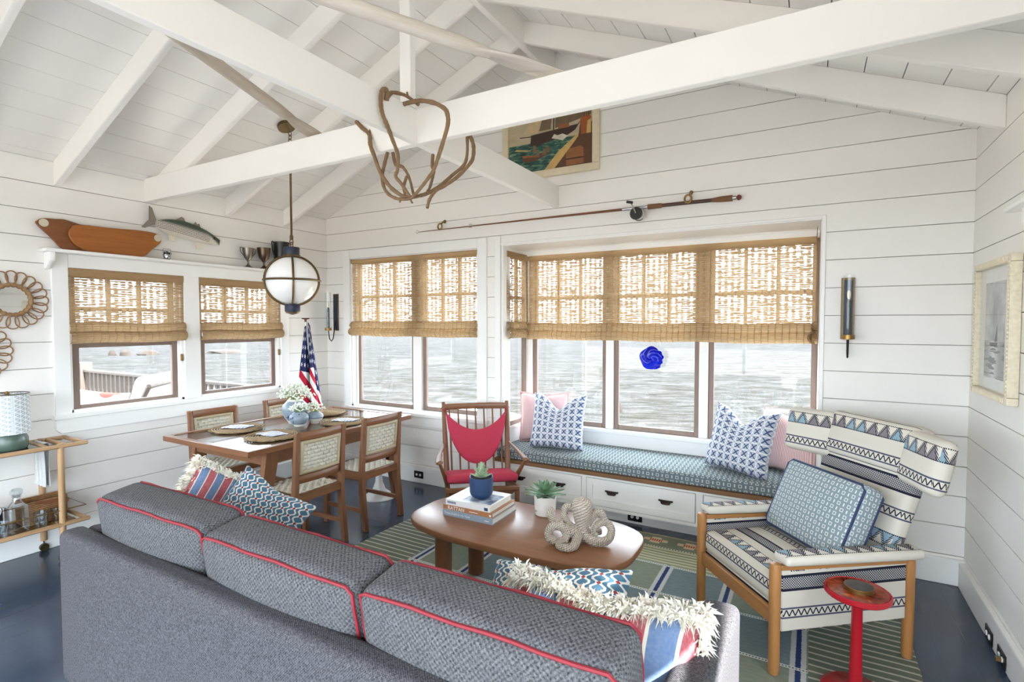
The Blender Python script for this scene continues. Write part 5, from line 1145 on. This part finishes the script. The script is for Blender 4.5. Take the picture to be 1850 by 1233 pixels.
b2 = book('rattan-patterned book with white title in the middle of the stack', -1.945, 2.568, .4578, .35, .28, .027, BR, .015); text_on(b2, 'RATTAN', .031, (.035, -.0012, .003), INK); MB().box(.19, .25, -.0012, 0, .010, .014).build('author_line', INK, b2); MB().box(.33, .342, -.0012, 0, .006, .018).build('publisher_mark', INK, b2)
b3 = book('white hardback with a photographic cover on top of the stack', -1.93, 2.575, .4852, .315, .265, .034, BW_, .02)
MB().box(.012, .075, -.0012, 0, .010, .024).build('title_block', plain('blurred_title', C(150, 156, 178), .6, nz=.4, scale=200), b3); MB().box(.275, .30, -.0012, 0, .006, .024).build('logo', DINK, b3)
m = M('cover_photo', .4); m.ob(); n1 = m.noise(m.cv, 14, 4); m.col(m.ramp(n1, [(.4, C(52, 70, 100)), (.55, C(150, 164, 184)), (.7, C(224, 226, 228))])); MB().box(.10, .30, .03, .20, .0341, .0344).build('cover_photo', m.m, b3)
LEAF = plain('succulent_leaf', C(120, 154, 118), .45, nz=.15, scale=30); LEAFP = plain('pale_succulent', C(172, 192, 160), .5, nz=.15, scale=30); SOIL = plain('soil', C(70, 56, 44), .95, nz=.3)
def leaf_mesh(nm, L, W, mat, cup=.25):
    def fn(u, v):
        a = 2 * u - 1; w = W * math.sin(PI * (v * .86 + .09)) ** .7 * (1 if v < .75 else (1 - (v - .75) * 2.6)); return (a * w, L * v, cup * W * (a * a) + L * .16 * v * v)
    mb = MB(); mb.grid(fn, 6, 8); mb.grid(lambda u, v: (lambda p: (p[0], p[1], p[2] - .006 * math.sin(PI * u) * math.sin(PI * v)))(fn(u, v)), 6, 8, flip=True); return mb
def succulent(label, loc, mat, rings, group='potted succulents'):
    t = thing('succulent', label, 'plant', loc, 0, group); base = None
    for (n, L, W, tilt, z, ph) in rings:
        for i in range(n):
            M4 = TR(0, 0, z, 0, 0, 2 * PI * i / n + ph) @ Matrix.Rotation(tilt, 4, 'X') @ Matrix.Diagonal((W, L, W, 1))
            if base is None: base = leaf_mesh('leaf', 1, 1, mat).build('leaf', mat, t, weld=True, ang=60); base.matrix_basis = M4
            else: dup(base, t, M4)
def pot(label, loc, prof, mat): t = thing('plant_pot', label, 'pot', loc, 0, 'small plant pots'); MB().lathe(prof, 32).build('pot', mat, t); MB().lathe([(0, prof[3][1] - .012), (prof[3][0] * .9, prof[3][1] - .012)], 24, cap=False).build('soil', SOIL, t)
pot('matte blue plant pot on the book stack', (-1.765, 2.72, .5197), [(.052, 0), (.066, .014), (.072, .03), (.074, .125), (.068, .125), (.066, .1), (0, .1)], plain('blue_pot', C(48, 70, 108), .55))
succulent('pale rosette succulent in the blue pot', (-1.765, 2.72, .63), LEAFP, ((6, .075, .02, .35, .0, 0), (6, .075, .02, .75, .012, .5), (5, .06, .018, 1.05, .03, .2), (5, .05, .016, 1.2, .05, .7), (4, .04, .013, 1.3, .065, .3)))
pot('white ceramic plant pot beside the octopus', (-1.405, 2.885, .4205), [(.058, 0), (.062, .004), (.066, .06), (.068, .118), (.062, .118), (.06, .1), (0, .1)], plain('white_pot', C(236, 234, 228), .5))
succulent('green broad-leaved succulent in the white pot', (-1.405, 2.885, .535), LEAF, ((8, .135, .024, .12, .0, .1), (7, .11, .023, .45, .01, .5), (6, .085, .02, .8, .02, .2), (4, .06, .015, 1.15, .03, .6), (1, .11, .022, -.95, -.002, 2.62)))
m = M('woven_rope', .9); u_, v_ = m.uv(); w1 = (v_ * 620).sin(); w2 = (u_ * (2 * PI * 10) + v_ * 330).sin(); m.ob(); n1 = m.noise(m.cv, 120, 2); m.col(m.mix(w1 * .25 + w2 * .3 + n1 * .7 + .1, C(150, 132, 114), C(226, 216, 202))); m.bump(w1 * .5 + w2 * .5 + n1, .7, .004); ROPE = m.m
oc = thing('woven_octopus', 'cream woven rope octopus on the coffee table', 'ornament', (-1.065, 2.60, .4205), .43); oc.scale = (.88, .88, .92)
def op(pts, r0, r1, nm='tentacle'):
    P = cr([(a, -c, b) for a, b, c in pts], 6); n = len(P); r0 *= .84; r1 *= .84; MB().tube(P, [(r0 + (r1 - r0) * i / n) * (1 + .05 * (i % 2)) for i in range(n)], 12).build(nm, ROPE, oc)
MB().lathe([(.0, .262), (.028, .257), (.052, .24), (.064, .205), (.060, .165), (.048, .125), (.040, .09), (.046, .055), (.055, .03), (.05, .018)], 24, (.02, .015, 0)).build('head', ROPE, oc)
op([(0, .07, .0), (-.05, .085, -.02), (-.085, .13, -.03), (-.085, .185, -.03), (-.06, .20, -.03), (-.04, .185, -.03)], .03, .02)
op([(-.01, .06, .02), (-.06, .075, .03), (-.11, .10, .03), (-.165, .095, .03), (-.185, .05, .035), (-.16, .026, .05), (-.10, .026, .06), (-.075, .05, .05), (-.10, .085, .03)], .034, .022)
op([(-.10, .10, .0), (-.15, .115, -.01), (-.175, .16, -.01), (-.155, .185, -.01)], .03, .024)
op([(0, .06, .03), (-.02, .035, .08), (-.03, .026, .12), (-.075, .024, .15), (-.12, .024, .125), (-.115, .03, .09), (-.07, .032, .08)], .034, .02)
op([(.02, .06, .02), (.07, .035, .05), (.13, .028, .06), (.18, .04, .03), (.195, .085, 0), (.16, .115, -.02), (.11, .10, -.01), (.085, .065, .02), (.11, .05, .03)], .036, .018)
op([(.05, .10, -.01), (.09, .15, -.03), (.13, .165, -.04), (.155, .13, -.03), (.16, .10, -.02)], .03, .022)
op([(0, .05, -.02), (-.04, .03, -.08), (-.10, .026, -.10)], .032, .022); op([(.03, .05, -.02), (.08, .03, -.08), (.14, .026, -.11)], .032, .022)

# ---------------------------------------------------------------- blue glass rondel in the window
m = M('cobalt_glass', .1); x, y, z = m.ob(); r_ = (x * x + z * z).sq(); an = z._('ARCTAN2', x); sw = ((an + r_ * 42)).sin(); m.col(m.mix(sw * .5 + .5, C(3, 6, 62), C(18, 40, 170))); tr_ = m.n('ShaderNodeBsdfTranslucent'); tr_.inputs[0].default_value = C(6, 12, 120); mx_ = m.n('ShaderNodeMixShader'); mx_.inputs[0].default_value = .35; m.L(m.b.outputs[0], mx_.inputs[1]); m.L(tr_.outputs[0], mx_.inputs[2]); m.L(mx_.outputs[0], m.nt.nodes['Material Output'].inputs[0])
gd = thing('glass_rondel', 'cobalt blue wavy glass disc hanging in the bay window', 'ornament', (-1.188, 4.51, 1.292))
MB().grid(lambda u, v: (lambda R, a: (R * math.cos(a), .01 * math.sin(3 * a + 9 * v) * v - .02 * (1 - v) , R * math.sin(a)))(.1 * v * (1 + .04 * math.sin(5 * 2 * PI * u) + (.05 * math.sin(13 * 2 * PI * u) if u < .15 or u > .85 else 0)), 2 * PI * u), 60, 10, cu=True).build('disc', m.m, gd, ang=180)
MB().tube([(0, 0, .095), (0, .0, .93)], .0006, 4).build('hanging_line', PANE, gd)

# ---------------------------------------------------------------- deck chair outside
oc_ = thing('deck_chair', 'woven outdoor lounge chair with sunlit white cushions on the deck', 'outdoor chair', (-6.75, 2.93, -.12), -.9); oc_.scale = (1.22, 1.22, 1.22)
WV = plain('outdoor_wicker', C(96, 84, 74), .7, nz=.2, scale=60)
for sx in (-1, 1):
    MB().tube([(sx * .33, -.35, 0), (sx * .33, -.35, .55), (sx * .33, .3, .6), (sx * .33, .42, .85)], .022, 8).build('side_frame', WV, oc_); MB().tube([(sx * .33, .35, 0), (sx * .33, .3, .6)], .022, 8).build('rear_leg', WV, oc_)
MB().box(-.33, .33, -.35, .35, .28, .32).build('seat_frame', WV, oc_); MB().tube([(-.33, .42, .85), (.33, .42, .85)], .022, 8).build('back_rail', WV, oc_)
WC = plain('white_canvas', C(236, 232, 224), .9)
MB().rbox((0, 0, .38), (.62, .66, .12), .04, puff=(0, 0, .02)).build('seat_cushion', WC, oc_); q = MB().rbox((0, 0, 0), (.62, .14, .55), .05, puff=(0, .03, 0)).build('back_cushion', WC, oc_); q.location = (0, .3, .66); q.rotation_euler = (-.25, 0, 0)
m = M('coral_floral', .9); m.ob(); v1 = m.vor(m.cv, 5); m.col(m.mix(v1.lt(.33), C(238, 232, 226), C(150, 70, 58))); pillow('outdoor_pillow', 'white pillow with coral flowers on the deck chair', .46, .46, .14, m.m, TR(-6.45, 2.60, .64, -.2, .15, .9, s=1.1))
